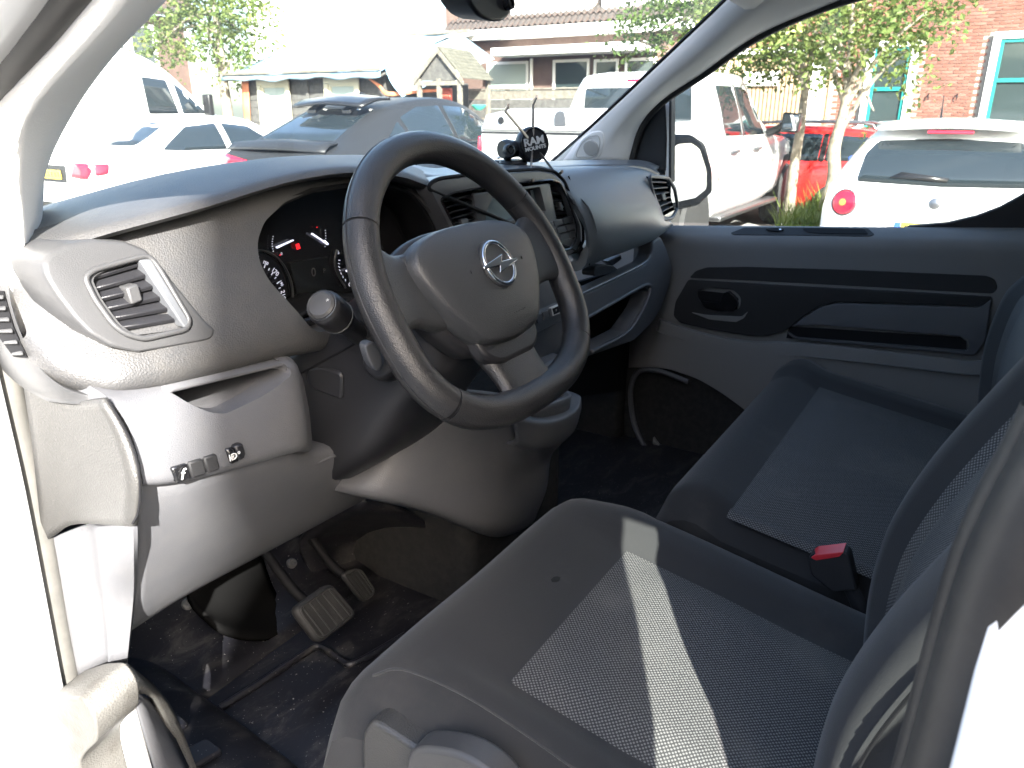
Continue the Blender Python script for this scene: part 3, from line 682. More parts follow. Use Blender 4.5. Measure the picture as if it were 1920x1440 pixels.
# ================================================================ lower dashboard, driver side
# knee block with the storage tray
KT = [(196, 742, .640), (262, 738, .640), (400, 708, .642), (535, 672, .644), (556, 690, .655)]
KM = [(240, 800, .622), (300, 790, .618), (410, 760, .616), (545, 722, .618), (574, 740, .640)]
KB = [(264, 880, .606), (320, 870, .604), (430, 838, .604), (560, 800, .606), (583, 800, .635)]
KL = [(262, 912, .612), (330, 905, .610), (440, 880, .610), (555, 848, .612), (580, 846, .640)]
rows = [[at(u, v, y=y) for u, v, y in r] for r in (KT, KM, KB, KL)]
kb = sheet('knee_panel', [[p+V(0, .06, .01) for p in rows[0]]]+rows+[[p+V(0, .05, -.006) for p in rows[-1]]], 'grey_plastic', van, 5, 5, t=.02, off=1)
kb['label'] = 'grey knee panel with open tray and switches'
bake(kb)
TR = [(317, 738), (330, 733), (535, 684), (541, 690), (545, 706), (470, 745), (402, 776), (375, 774), (346, 762)]
cut(kb, [prism('cutter', [p+V(0, -.1, 0) for p in AY(.63, *TR)], V(0, .22, .01), 'deep_black', None, 0, r=.008)])
trv = AY(.63, *TR)
sheet('storage_tray', [[p+V(0, .004, 0) for p in trv+trv[:1]], [p+V(0, .09, .004) for p in trv+trv[:1]]], 'grey_plastic', kb, 1, 3, t=.004, off=0)
prism('tray_back', [p+V(0, .085, .004) for p in trv], V(0, .006, 0), 'grey_plastic', kb, 0)
text('tray_scratch', '|', at(476, 735, y=.70), FACE, .022, 'print_white', kb)
# switch row
def sw(pts, m, name='switch', y=.600, d=.012): return prism(name, AY(y, *pts), V(0, d, 0), m, kb, .0015, 1)
sw(((322, 878), (352, 869), (360, 898), (333, 907)), 'black_gloss'); sw(((354, 868), (381, 860), (389, 889), (362, 897)), 'door_black'); sw(((383, 859), (407, 851), (414, 880), (391, 888)), 'door_black')
sw(((408, 851), (425, 845), (435, 873), (416, 879)), 'grey_plastic', 'blank_cover', .603)
sw(((425, 843), (440, 839), (450, 865), (435, 871)), 'black_gloss'); sw(((441, 838), (456, 831), (462, 850), (460, 860), (451, 864)), 'black_trim', 'dimmer_wheel', .597)
text('switch_icon', 'ID', at(437, 857, y=.598), FACE, .010, 'print_white', kb); text('switch_icon', '*', at(436, 862, y=.598), FACE, .012, 'print_white', kb)
text('switch_icon', 'o', at(448, 848, y=.5955), FACE, .006, 'print_white', kb)
text('switch_icon', 'f', at(343, 890, y=.598), FACE @ Matrix.Rotation(R(-20), 3, 'Z'), .016, 'print_white', kb)
# lower panel, sloping forward to the footwell
PT2 = [(240, 918, .632), (340, 905, .623), (440, 880, .622), (540, 855, .630), (590, 858, .65), (680, 826, .668), (775, 790, .68)]
PB2 = [(238, 1188, .766), (330, 1128, .775), (420, 1078, .78), (520, 1025, .78), (590, 988, .78), (650, 955, .78), (712, 922, .77)]
a_ = [at(u, v, y=y) for u, v, y in PT2]; b_ = [at(u, v, y=y) for u, v, y in PB2]
sheet('lower_panel', [[p+V(0, .05, .01) for p in a_], a_, [p.lerp(q_, .5)+V(0, -.012, 0) for p, q_ in zip(a_, b_)], b_, [p+V(0, .05, .004) for p in b_]], 'grey_plastic', van, 4, 5, t=.012, off=1)
# open slot between the knee block and the column: dark cavity with a grey shelf
prism('column_cavity', AY(.80, (560, 680), (830, 600), (830, 800), (560, 900)), V(0, .02, 0), 'deep_black', van, 0)
sheet('cavity_shelf', [[at(u, v, y=y) for u, v, y in r] for r in ([(563, 878, .652), (660, 838, .66), (775, 786, .68)], [(585, 852, .75), (660, 815, .75), (750, 770, .75)])], 'grey_plastic', van, 3, 2, t=.004)
# side kick panel and pillar foot trims
ka = [at(258, 975, y=.618), at(258, 1030, y=.640), at(255, 1110, y=.70), at(240, 1240, y=.742)]
kc = [V(-.835, .70, 1.22), V(-.835, .71, 1.13), V(-.83, .75, 1.0), V(-.82, .78, .90)]
kd = [at(85, 1015, x=-.772), at(100, 1090, x=-.772), at(118, 1180, x=-.772), at(136, 1275, x=-.772)]
km_ = [at(160, 985, x=-.758), at(172, 1080, x=-.758), at(186, 1160, x=-.758), at(200, 1245, x=-.754)]
ke = [p+V(.02, .10, 0) for p in ka]
sheet('kick_panel', [kd, km_, [(p+q_)/2+V(-.01, .0, 0) for p, q_ in zip(km_, ka)], ka, ke], 'grey_plastic', van, 4, 4, t=.008, off=-1)
pf = [[at(50, 690, x=-.776), at(130, 745, x=-.768), at(202, 745, y=.630)], [at(66, 800, x=-.776), at(145, 820, x=-.764), at(242, 815, y=.611)], [at(78, 920, x=-.774), at(150, 920, x=-.760), at(266, 900, y=.596)], [at(86, 1010, x=-.773), at(142, 980, x=-.759), at(258, 985, y=.603)]]
pfo = sheet('pillar_foot', pf, 'kick_trim', van, 6, 4, t=.006, off=-1)
tube('panel_seam', onto(pfo, ((202, 750), (222, 785), (240, 818), (252, 850), (260, 885), (262, 930), (258, 962), (248, 982)), .0004), .0012, 'deep_black', van, 6, 4)

# sill: pale plastic step trim with a grip, dark tread strip inside it
sq = [(132, 1275), (160, 1256), (200, 1242), (236, 1240), (256, 1268), (262, 1290), (262, 1320), (238, 1342), (226, 1360), (228, 1390), (246, 1460), (230, 1560), (165, 1560)]
prism('sill_trim', AX(-.765, *sq), V(-.05, .0, -.01), 'sill_trim', van, .006, 3, r=.01)
sheet('sill_grip', [[at(u, v, x=x) for u, v, x in r] for r in ([(236, 1338, -.765), (226, 1362, -.765), (230, 1400, -.765), (250, 1470, -.765)], [(262, 1322, -.74), (268, 1370, -.74), (285, 1440, -.74), (300, 1500, -.74)])], 'pillar_trim', van, 4, 4, t=.004)
sheet('sill_grip', [[at(u, v, x=x) for u, v, x in r] for r in ([(258, 1300, -.76), (262, 1330, -.755), (300, 1460, -.75)], [(290, 1315, -.70), (322, 1370, -.70), (375, 1480, -.70)])], 'grey_plastic', van, 4, 3, t=.004)
sheet('sill_edge', [[at(u, v, x=x) for u, v, x in r] for r in ([(238, 1242, -.75), (268, 1285, -.75), (300, 1330, -.715), (345, 1470, -.70)], [(262, 1262, -.72), (295, 1290, -.71), (330, 1340, -.69), (380, 1470, -.68)])], 'sill_trim', van, 4, 3, t=.01)
sheet('tread_strip', [[V(-.74, 1.0, .78), V(-.73, .72, .74), V(-.735, .45, .72)], [V(-.66, 1.03, .755), V(-.65, .74, .715), V(-.66, .45, .70)], [V(-.565, 1.06, .70), V(-.575, .76, .685), V(-.60, .45, .68)], [V(-.545, 1.06, .655), V(-.558, .76, .655), V(-.58, .45, .655)]], 'floor_rubber', van, 6, 5, t=.01)
for k in range(6):
    y = 1.0-k*.072; p = V(-.665+.004*k, y, .752-.0062*k*1.5)
    z = lambda yy: .758-(1.03-yy)*.138
    prism('tread_block', [V(-.69, y-.020, z(y)+.004), V(-.635, y-.022, z(y)-.008), V(-.635, y+.012, z(y)-.004), V(-.69, y+.014, z(y)+.008)], V(0, 0, .010), 'floor_rubber', van, .003, 2, r=.008)

# ---- footwell: moulded rubber mat with its ridges, plugs and pedals
tube('mat_ridge', [at(u, v, z=.664) for u, v in ((412, 1328), (500, 1272), (560, 1232), (598, 1212), (640, 1238), (668, 1242), (760, 1190))], .006, 'floor_rubber', van, 8, 6)
tube('mat_ridge', [at(u, v, z=.664) for u, v in ((408, 1330), (470, 1410), (520, 1500))], .006, 'floor_rubber', van, 8, 4)
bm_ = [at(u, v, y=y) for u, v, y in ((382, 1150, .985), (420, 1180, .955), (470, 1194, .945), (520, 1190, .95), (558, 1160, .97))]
sheet('wheel_arch', [bm_, [p+V(0, .06, .05) for p in bm_], [p+V(0, .10, .20) for p in bm_]], 'arch_shade_black', van, 4, 4, t=.01)
mat('plug_grey', (.09, .09, .09), .5)
for u, v in ((353, 1131), (548, 1055)):
    p = at(u, v, y=1.02)+V(0, .0, 0)
    p = at(u, v, y=1.03); nn = V(.0, -.7, .7).normalized()
    lathe('floor_plug', [(.010, -.006), (.010, .0), (.007, .003), (.0045, .003), (.0035, .001), (.0001, .001)], 'plug_grey', van, 14, p, aim(nn))
def pedal(name, quad, y, ribs, thick_, lab):
    tl, tr, br, bl = [at(u, v, y=yy) for (u, v), yy in zip(quad, y)]
    n_ = (tr-tl).cross(bl-tl).normalized()
    if n_.y > 0: n_ = -n_
    pd = prism(name, [tl, tr, br, bl], -n_*thick_, 'rubber', van, .008, 3, r=.016); pd['label'] = lab
    for k in range(ribs):
        f = (k+1)/(ribs+1)
        a = tl.lerp(tr, f).lerp(bl.lerp(br, f), .12)+n_*.001; b = tl.lerp(tr, f).lerp(bl.lerp(br, f), .88)+n_*.001
        tube('pedal_rib', [a, a.lerp(b, .5)+n_*.0006, b], .0018, 'rubber', pd, 6, 2)
    fr = rnd([tl.lerp(br, .08), tr.lerp(bl, .08), br.lerp(tl, .08), bl.lerp(tr, .08)], .012, 4)
    tube('pedal_rim', [p+n_*.001 for p in fr], .002, 'rubber', pd, 6, 1, closed=True)
    m_ = (tl+tr)/2; 
    tube('pedal_arm', [(tl+tr+bl+br)/4-n_*thick_, m_+V(0, .06, .0), m_+V(0, .16, .10)], .009, 'deep_black', pd, 8, 4)
pedal('brake_pedal', ((549, 1140), (622, 1090), (674, 1152), (600, 1209)), (.84, .84, .80, .80), 5, .02, 'wide ribbed brake pedal')
pedal('accelerator_pedal', ((640, 1076), (674, 1060), (709, 1112), (684, 1133)), (.90, .90, .87, .87), 4, .012, 'narrow ribbed accelerator pedal')
sheet('footwell_lining', [[at(u, v, y=y) for u, v, y in r] for r in ([(676, 930, .80), (760, 955, .80), (820, 1000, .80), (838, 1060, .80)], [(560, 1010, 1.02), (700, 1010, .98), (800, 1050, .94), (830, 1110, .90)], [(600, 1100, 1.02), (690, 1130, .96), (770, 1150, .92), (830, 1160, .88)])], 'floor_rubber', van, 4, 4, t=.01)

# ================================================================ centre console with the gear selector pod
LO = [(828, 735, .60), (774, 793, .62), (735, 860, .635), (702, 920, .64), (682, 934, .66)]
c0 = [at(u, v, y=y) for u, v, y in LO]
C1 = [(880, 735, .575), (850, 800, .59), (830, 880, .605), (810, 950, .615), (800, 962, .64)]
C2 = [(960, 745, .56), (940, 810, .575), (930, 890, .59), (918, 980, .60), (918, 1006, .625)]
C3 = [(1020, 760, .55), (1005, 830, .565), (990, 880, .60), (985, 960, .61), (975, 995, .63)]
C4 = [(1072, 738, .57), (1058, 820, .60), (1034, 850, .64), (1024, 910, .655), (1000, 970, .67)]
rows = [c0]+[[at(u, v, y=y) for u, v, y in r] for r in (C1, C2, C3, C4)]
rows = [[p+V(-.01, .08, 0) for p in rows[0]]]+rows+[[p+V(.012, .10, .0) for p in rows[-1]]]
con = sheet('centre_console', rows, 'grey_plastic', van, 5, 5, t=.01, off=-1)
con['label'] = 'grey centre console curving down below the wheel'
# pod rim and tray
PR = [(960, 786, .545), (1010, 800, .535), (1050, 796, .54), (1082, 776, .56), (1090, 752, .585)]
pr = [at(u, v, y=y) for u, v, y in PR]
pl = [at(u, v, y=y) for u, v, y in ((965, 830, .56), (1005, 842, .555), (1040, 838, .565), (1070, 815, .585), (1082, 780, .61))]
pu = [at(u, v, y=y) for u, v, y in ((955, 770, .56), (1012, 784, .55), (1048, 778, .555), (1074, 760, .575), (1080, 738, .60))]
sheet('selector_pod', [[p+V(0, .06, -.01) for p in pl], pl, pr, pu, [p+V(-.01, .06, .01) for p in pu]], 'grey_plastic', van, 5, 5, t=.006, off=-1)
tr_ = [at(u, v, z=1.045) for u, v in ((972, 778), (1025, 790), (1078, 757), (1068, 735), (1000, 742), (950, 760))]
tp = prism('selector_tray', tr_, V(0, 0, -.02), 'dash_smooth', van, .003, 2, r=.012)
lathe('selector_dial', [(.022, 0), (.022, .010), (.018, .014), (.0001, .014)], 'black_trim', tp, 24, at(1015, 752, z=1.046), aim((0, 0, 1)))
box('tunnel', (-.14, .70, .62), (.22, 1.1, 1.06), 'carpet', van, .03, 3)

# ---- lower dashboard, passenger side: shelf, grey rail and open pockets
LG = [(1000, 520), (1090, 528), (1098, 549), (1211, 495), (1222, 478), (1224, 452), (1240, 442), (1252, 468), (1262, 500), (1259, 525), (1240, 580), (1224, 606), (1190, 640), (1110, 668), (1030, 690), (1000, 690)]
lg = prism('lower_dash', AY(.685, *LG), V(0, .04, 0), 'grey_plastic', van, .012, 4, r=.014)
lg['label'] = 'grey lower dashboard with open pocket on the passenger side'
bake(lg)
cut(lg, [prism('cutter', [p+V(0, -.1, 0) for p in AY(.685, (1060, 622), (1105, 597), (1170, 560), (1210, 538), (1216, 546), (1202, 580), (1173, 622), (1110, 655), (1060, 668))], V(0, .2, 0), 'deep_black', None, 0, r=.008)])
tube('pocket_lip', AY(.682, (1060, 618), (1105, 593), (1170, 556), (1212, 534), (1219, 544), (1205, 580), (1176, 624), (1110, 659)), .004, 'grey_plastic', lg, 8, 5)
prism('pocket_interior', AY(.80, (980, 560), (1250, 480), (1250, 720), (980, 760)), V(0, .01, 0), 'deep_black', van, 0)
sheet('shelf', [[at(u, v, y=y) for u, v, y in r] for r in ([(1070, 563, .69), (1150, 524, .69), (1216, 490, .69)], [(1080, 540, .82), (1140, 512, .82), (1196, 486, .82)])], 'black_trim', van, 3, 2, t=.004)
tube('shelf_lip', AY(.682, (1040, 575), (1098, 547), (1160, 518), (1208, 493), (1218, 478)), .0035, 'dash_smooth', van, 8, 5)
prism('shelf_grommet', AY(.72, (1113, 510), (1118, 500), (1132, 496), (1150, 498), (1160, 506), (1160, 512), (1114, 518)), V(0, .03, 0), 'black_trim', van, .004, 2, r=.006)
prism('shelf_clip', AY(.76, (1140, 490), (1165, 478), (1166, 486), (1150, 498)), V(0, .02, 0), 'dash_smooth', van, .002)
# switch strip seen through the wheel
ss = prism('switch_strip', AY(.672, (985, 600), (1052, 568), (1062, 590), (1056, 600), (985, 636)), V(0, .03, 0), 'dash_smooth', van, .003, 2, r=.004)
for u, v in ((1006, 592), (1018, 586), (1030, 580)):
    prism('push_button', AY(.669, (u, v), (u+10, v-5), (u+13, v+10), (u+3, v+15)), V(0, .006, 0), 'grey_plastic', ss, .001, 1)
prism('usb_socket', AY(.668, (1034, 577), (1049, 571), (1052, 587), (1037, 593)), V(0, .006, 0), 'print_white', ss, .001, 1)
prism('socket_face', AY(.6675, (1036, 579), (1047, 574), (1050, 585), (1039, 590)), V(0, .004, 0), 'deep_black', ss, 0)
text('usb_icon', 'F', at(1043, 582, y=.667), FACE, .006, 'print_white', ss)
prism('cup_recess', AY(.69, (985, 640), (1050, 612), (1062, 600), (1064, 650), (1055, 672), (985, 700)), V(0, .01, 0), 'deep_black', van, .004, 2, r=.01)
prism('lower_shelf', AY(.66, (985, 700), (1060, 668), (1064, 690), (1040, 712), (985, 725)), V(0, .06, .01), 'grey_plastic', van, .006, 2, r=.008)
# passenger footwell lining
box('footwell_side', (.74, .80, .62), (.79, 1.2, 1.0), 'carpet', van, .02, 2)
tube('cable', [at(u, v, z=.67) for u, v in ((1022, 966), (1036, 955), (1062, 950), (1100, 940))], .003, 'plug_grey', van, 6, 5)

# ================================================================ steering column, stalks and wheel
SC = V(-.39, .49, 1.36); SN = V(0, -.866, .5); SW_ = V(0, .5, .866)
sec = []
for t, wd, up, dn in ((.035, .060, .045, .055), (.06, .078, .055, .075), (.13, .092, .055, .105), (.21, .100, .05, .14), (.30, .105, .05, .15)):
    o_ = SC-SN*t
    sec.append([o_+V(x*wd, 0, 0)+SW_*(y_*up if y_ > 0 else y_*dn) for x, y_ in ((0, 1), (-.6, .98), (-.95, .55), (-1, 0), (-.96, -.6), (-.72, -.95), (0, -1), (.72, -.95), (.96, -.6), (1, 0), (.95, .55), (.6, .98), (0, 1))])
colm = sheet('steering_column', sec, 'black_trim', van, 3, 4, smooth=60)
colm['label'] = 'black steering column shroud'
tube('shroud_seam', [SC-SN*t+V(-wd-.0008, 0, 0)+SW_*.0 for t, wd in ((.06, .078), (.13, .092), (.21, .100), (.29, .105))], .0014, 'deep_black', colm, 6, 4)
pk_ = [at(u, v, x=-.492) for u, v in ((572, 705), (580, 690), (604, 688), (640, 700), (640, 752), (612, 740), (580, 728))]
prism('shroud_recess', pk_, V(.012, 0, 0), 'black_trim', colm, .003, 2, r=.008)
lathe('shroud_screw', [(.006, -.01), (.006, .001), (.003, .002), (.002, -.001), (.0001, -.001)], 'black_gloss', colm, 14, at(582, 648, x=-.485), aim((-1, -.2, .2)))
# light stalk
def stalk(name, p0, p1, rads, lab):
    d = (p1-p0)
    s_ = tube(name, [p0+d*f for f, _ in rads], [r for _, r in rads], 'black_trim', van, 18, 2); s_['label'] = lab; return s_
sa = at(678, 630, y=.605); sb = at(604, 573, y=.585); sdn = (sb-sa).normalized()
st = stalk('light_stalk', sa, sb, ((-.2, .012), (0, .0125), (.30, .0120), (.45, .0135), (.60, .0185), (.80, .0200), (.95, .0195), (1.0, .0165)), 'black light stalk with round end button')
lathe('end_button', [(.0155, -.002), (.0155, .003), (.013, .0055), (.006, .0065), (.0001, .0066)], 'pod_black', st, 24, sb, aim(sdn))
tube('end_ring', [sb+sdn*.001+Matrix.Rotation(R(a), 3, sdn) @ (sdn.orthogonal().normalized()*.0165) for a in range(0, 360, 20)], .0011, 'dark_metal', st, 6, 1, closed=True)
tube('print_ring', [sa.lerp(sb, .66)+Matrix.Rotation(R(a), 3, sdn) @ (sdn.orthogonal().normalized()*.0196) for a in range(0, 360, 20)], .0005, 'plug_grey', st, 5, 1, closed=True)
tcam = (CAM-sa).normalized()
for k, (g_, u, v) in enumerate((('*', 613, 566), ('-D', 624, 571), ('X', 622, 583), ('D', 620, 592), ('/', 613, 597))):
    p = at(u, v, y=.585)+tcam*.012
    text('stalk_mark', g_, p, (Matrix((RT, UP, -FW)).transposed()) @ Matrix.Rotation(R(-50), 3, 'Z'), .008, 'print_white', st)
lathe('stalk_boot', [(.030, -.01), (.028, .006), (.022, .016), (.014, .020), (.012, .02)], 'black_trim', colm, 22, sa-sdn*.020, aim(sdn))
# speed control satellite below
ka_ = at(735, 680, y=.56); kb_ = at(690, 668, y=.545); kd_ = (kb_-ka_).normalized()
ks = tube('cruise_stalk', [ka_+kd_*f for f in (-.03, .0, .010, .020, .032, .036)], [.014, .022, .0235, .0235, .021, .017], 'black_trim', van, 20, 2)
ks['label'] = 'cruise control satellite below the light stalk'
q = [at(u, v, y=.532) for u, v in ((684, 648), (696, 640), (706, 644), (716, 664), (719, 684), (713, 695), (704, 696), (692, 676))]
prism('thumb_wheel', q, V(.004, .014, 0), 'dash_smooth', ks, .004, 3, r=.006)
for s_, u, v in (('P', 713, 650), ('S', 717, 658), ('M', 722, 667), ('0', 731, 676)):
    text('stalk_mark', s_, at(u, v, y=.528), FACE @ Matrix.Rotation(R(-60), 3, 'Z'), .006, 'print_white', ks)

# the wheel, built in its own plane
sw_root = bpy.data.objects.new('steering_wheel', None); COL.objects.link(sw_root); sw_root.parent = van
sw_root.location = SC; sw_root.rotation_euler = (R(60), 0, 0); sw_root['label'] = 'black three spoke steering wheel with flattened bottom'
def rimpt(a, inset=0):
    c_, s_ = math.cos(a), math.sin(a)
    r = .172-inset
    if s_ >= 0: return V(r*c_, r*s_, 0)
    p = 2.75
    k = (abs(c_/1)**p+abs(s_/.83)**p)**(-1/p)
    b = max(0, min(1, -s_/.35)); rr = r*((1-b)*1+b*k)
    return V(rr*c_, rr*s_, 0)
nn_ = 96
def rim_arc(name, a0, a1, rad, m, n=14, pad=0):
    k = max(6, int(abs(a1-a0)/(2*math.pi)*nn_)); P = [rimpt(a0+(a1-a0)*i/k) for i in range(k+1)]
    return tube(name, P, rad, m, sw_root, 16, 1, flat=1.0, upv=(0, 0, 1))
def arc(name, d0, d1, rad, m='leather'): return rim_arc(name, R(d0), R(d1), rad, m)
arc('rim', 32, 148, .0184); arc('rim', 148.6, 217, .0184); arc('rim', 217.6, 322.4, .0190); arc('rim', 323, 391.4, .0184)
for d in (32-.3, 148.3, 217.3, 322.7): arc('rim_joint', d-.35, d+.35, .0175, 'deep_black')
tube('rim_seam', [rimpt(R(d))*1.0+V(0, 0, 0)+rimpt(R(d))  .normalized()*.0186 for d in range(0, 360, 5)], .0006, 'black_trim', sw_root, 5, 1, closed=True)
# spokes and hub
def wl(u, v, h):      # photo pixel on the wheel's own plane, h towards the driver
    d = FW + (u-960)/FPX*RT - (v-720)/FPX*UP
    t = ((SC+SN*h-CAM).dot(SN))/d.dot(SN); p = CAM+d*t-SC
    return V(p.x, p.dot(SW_), h)
def spoke(name, secs, m='pad_black'):
    # secs: list of (centre, across half vector, thickness) from hub to rim
    rows = []
    for c_, hv, th in secs:
        z = V(0, 0, 1)
        rows.append([c_+hv*x+z*(zz*th) for x, zz in ((-1, 0), (-.92, .7), (-.6, 1), (0, 1.05), (.6, 1), (.92, .7), (1, 0), (.85, -.8), (0, -1), (-.85, -.8), (-1, 0))])
    return sheet(name, rows, m, sw_root, 2, 4, smooth=60)
spoke('spoke', [(V(-.05, .015, -.012), V(0, .052, 0), .016), (V(-.09, .012, -.012), V(0, .046, 0), .015), (V(-.125, .018, -.006), V(.002, .040, 0), .012), (V(-.152, .024, 0), V(.004, .050, 0), .010), (V(-.166, .024, 0), V(.004, .062, 0), .008)])
spoke('spoke', [(V(.05, .015, -.012), V(0, .052, 0), .016), (V(.09, .012, -.012), V(0, .046, 0), .015), (V(.125, .018, -.006), V(-.002, .040, 0), .012), (V(.152, .024, 0), V(-.004, .050, 0), .010), (V(.166, .024, 0), V(-.004, .062, 0), .008)])
spoke('spoke', [(V(0, -.03, -.014), V(.062, 0, 0), .016), (V(0, -.07, -.014), V(.052, 0, 0), .014), (V(0, -.10, -.008), V(.046, 0, 0), .012), (V(0, -.125, -.002), V(.048, 0, 0), .010), (V(0, -.142, 0), V(.062, 0, 0), .007)], 'leather')
hr = [(0, .072), (.05, .070), (.088, .062), (.112, .046), (.114, .022), (.100, -.012), (.077, -.044), (.054, -.066), (.022, -.0725)]
hub = hr+[(0, -.0735)]+[(-x, y) for x, y in hr[:0:-1]]+[hr[0]]
def hubrow(s, h): return [V(x*s, y*s, h) for x, y in hub]
sheet('airbag_pad', [hubrow(.96, -.014), hubrow(1.0, -.002), hubrow(.975, .012), hubrow(.90, .019), hubrow(.6, .025), hubrow(.25, .0275), hubrow(.01, .028)], 'pad_black', sw_root, 3, 4, smooth=60)
sheet('hub_shell', [hubrow(1.0, -.04), hubrow(1.06, -.022), hubrow(1.04, -.010), hubrow(.9, -.008)], 'black_trim', sw_root, 3, 3)
# lip of the pad sweeping out over the side spokes
for s in (-1, 1):
    sheet('pad_wing', [[V(s*.06, .060, .014), V(s*.098, .052, .006), V(s*.136, .054, -.004)], [V(s*.075, .045, .018), V(s*.10, .036, .010), V(s*.126, .046, .0)], [V(s*.085, .030, .012), V(s*.100, .020, .004), V(s*.112, .040, -.004)]], 'pad_black', sw_root, 4, 4, t=.004)
prism('hub_chin', [V(-.066, -.044, -.016), V(.066, -.044, -.016), V(.058, -.080, -.014), V(.036, -.094, -.013), V(-.036, -.094, -.013), V(-.058, -.080, -.014)], V(0, 0, .020), 'black_trim', sw_root, .006, 3, r=.010)
# badge: chrome ring with a lightning bolt
bc = V(.004, .012, .0292)
lathe('badge_base', [(.029, -.004), (.029, .0), (.0275, .0012), (.0001, .0015)], 'pad_black', sw_root, 32, bc)
tube('badge_ring', [bc+V(math.cos(R(a))*.0255, math.sin(R(a))*.0255, .002) for a in range(0, 360, 12)], .0026, 'chrome', sw_root, 8, 1, closed=True)
bolt = [(-.034, .0004), (.0095, .0085), (.0030, .0006), (.034, -.0002), (.034, -.0036), (-.0095, -.0115), (-.0030, -.0036), (-.034, -.0030)]
prism('badge_bolt', [bc+V(x, y, .0018) for x, y in bolt], V(0, 0, .0034), 'chrome', sw_root, .0008, 2)
text('pad_mark', 'AIRBAG', V(.012, -.045, .0235), Matrix.Identity(3), .007, 'pad_black', sw_root, ext=.0012)
for x in (-.045, .06):
    text('pad_mark', 'r', V(x, .012, .0262), Matrix.Identity(3), .008, 'pad_black', sw_root, ext=.0012)

# ================================================================ seats
def smoothstep(t): t = max(0, min(1, t)); return t*t*(3-2*t)
def cushion(x0, x1, y0, y1, ztop, zbot, rf, rs, name, parent, m, hump):
    """padded cushion: closed surface with rounded front and sides; hump(x,y) shapes the top"""
    nx, ny = 30, 30
    def top(fx, fy):
        x = x0+(x1-x0)*fx; y = y0+(y1-y0)*fy
        return V(x, y, ztop(x, y)+hump(x, y))
    rows = []
    for j in range(ny+1):
        fy = j/ny; row = []
        # round the front edge (fy near 1)
        for i in range(nx+1):
            fx = i/nx
            p = top(fx, fy)
            dx = min(p.x-x0, x1-p.x); dy = y1-p.y
            drop = 0
            if dx < rs: t = 1-dx/rs; drop += rs*(1-math.sqrt(max(0, 1-t*t)))
            if dy < rf: t = 1-dy/rf; drop += rf*(1-math.sqrt(max(0, 1-t*t)))
            p.z -= drop; row.append(p)
        rows.append(row)
    vs = [p for r in rows for p in r]; W_ = nx+1
    fs = [(j*W_+i, j*W_+i+1, (j+1)*W_+i+1, (j+1)*W_+i) for j in range(ny) for i in range(nx)]
    # skirt
    edge = [j*W_ for j in range(ny, -1, -1)]+[i for i in range(1, nx+1)]+[j*W_+nx for j in range(1, ny+1)]+[ny*W_+i for i in range(nx-1, 0, -1)]
    b0 = len(vs)
    cx, cy_ = (x0+x1)/2, (y0+y1)/2
    for e in edge:
        p = vs[e]; vs.append(V(p.x+(cx-p.x)*.02, p.y+(cy_-p.y)*.03, min(p.z-.01, zbot)))
    n_ = len(edge)
    for k in range(n_): fs.append((edge[k], edge[(k+1) % n_], b0+(k+1) % n_, b0+k))
    o = new(name, vs, fs, m, parent, 60); return o
# driver's seat
seat = bpy.data.objects.new('driver_seat', None); COL.objects.link(seat); seat.parent = van; seat['label'] = 'driver seat in black cloth with dotted insert'
def ds_top(x, y): return .97+(y-.35)*math.tan(R(9.5))-max(0, y-.40)**2*1.2
IX0, IX1, IY0, IY1 = -.548, -.243, -.10, .352
def ds_hump(x, y):
    h = 0
    ex = max(IX0-x, x-IX1, 0)
    h += .016*smoothstep(ex/.035) if y < .36 else .016*smoothstep(ex/.05)*(1-smoothstep((y-.36)/.1))
    d = max(IX0-x, x-IX1, y-IY1)
    h -= .006*math.exp(-(d/.008)**2)
    if d > 0 and y > IY1: h += .004*smoothstep((y-IY1)/.03)
    h += .0015*math.sin(x*23+1)*math.sin(y*17)
    return h
cush = cushion(-.665, -.125, -.16, .53, ds_top, .83, .085, .055, 'cushion', seat, 'cloth_black', ds_hump)
def insert_sheet(name, x0, x1, y0, y1, f, parent, lift, n=14, dome=.006):
    rows = []
    for j in range(n+1):
        y = y0+(y1-y0)*j/n; r_ = []
        for i in range(n+1):
            x = x0+(x1-x0)*i/n
            ed = min(i, n-i, n-j)/n
            r_.append(V(x, y, f(x, y)+lift+dome*smoothstep(ed*6)))
        rows.append(r_)
    return sheet(name, rows, 'cloth_dots', parent, 1, 1)
insert_sheet('seat_insert', IX0, IX1, IY0, IY1, ds_top, seat, -.001, 24, .009)
for pth in ([(705, 1262), (760, 1250), (860, 1290), (960, 1350), (1090, 1440), (1180, 1500)],):
    pts = []
    for u, v in pth:
        pts.append(at(u, v, x=-.6605))
    tube('cushion_seam', [p+V(-.004, 0, 0) for p in pts], .0016, 'cloth_black', seat, 6, 5)
mat('scuff', (.003, .003, .003), .9)
prism('burn_mark', onto(cush, ((1033, 1087), (1038, 1082), (1045, 1081), (1051, 1083), (1049, 1088), (1042, 1091), (1035, 1091)), .0005), V(0, 0, -.0004), 'scuff', seat, 0)
# plastic seat base
sbp = [at(u, v, x=-.672) for u, v in ((676, 1388), (684, 1362), (700, 1352), (740, 1378), (770, 1398), (900, 1480), (900, 1640), (690, 1640))]
prism('seat_base', sbp, V(.10, 0, 0), 'kick_trim', seat, .010, 3, r=.02)
sbh = [at(u, v, x=-.685) for u, v in ((758, 1430), (768, 1408), (790, 1402), (860, 1412), (920, 1450), (960, 1500), (960, 1600), (770, 1600))]
prism('seat_lever', sbh, V(.03, 0, 0), 'pod_black', seat, .010, 3, r=.02)
box('seat_plinth', (-.62, -.45, .64), (-.17, .44, .82), 'black_trim', seat, .02, 2)
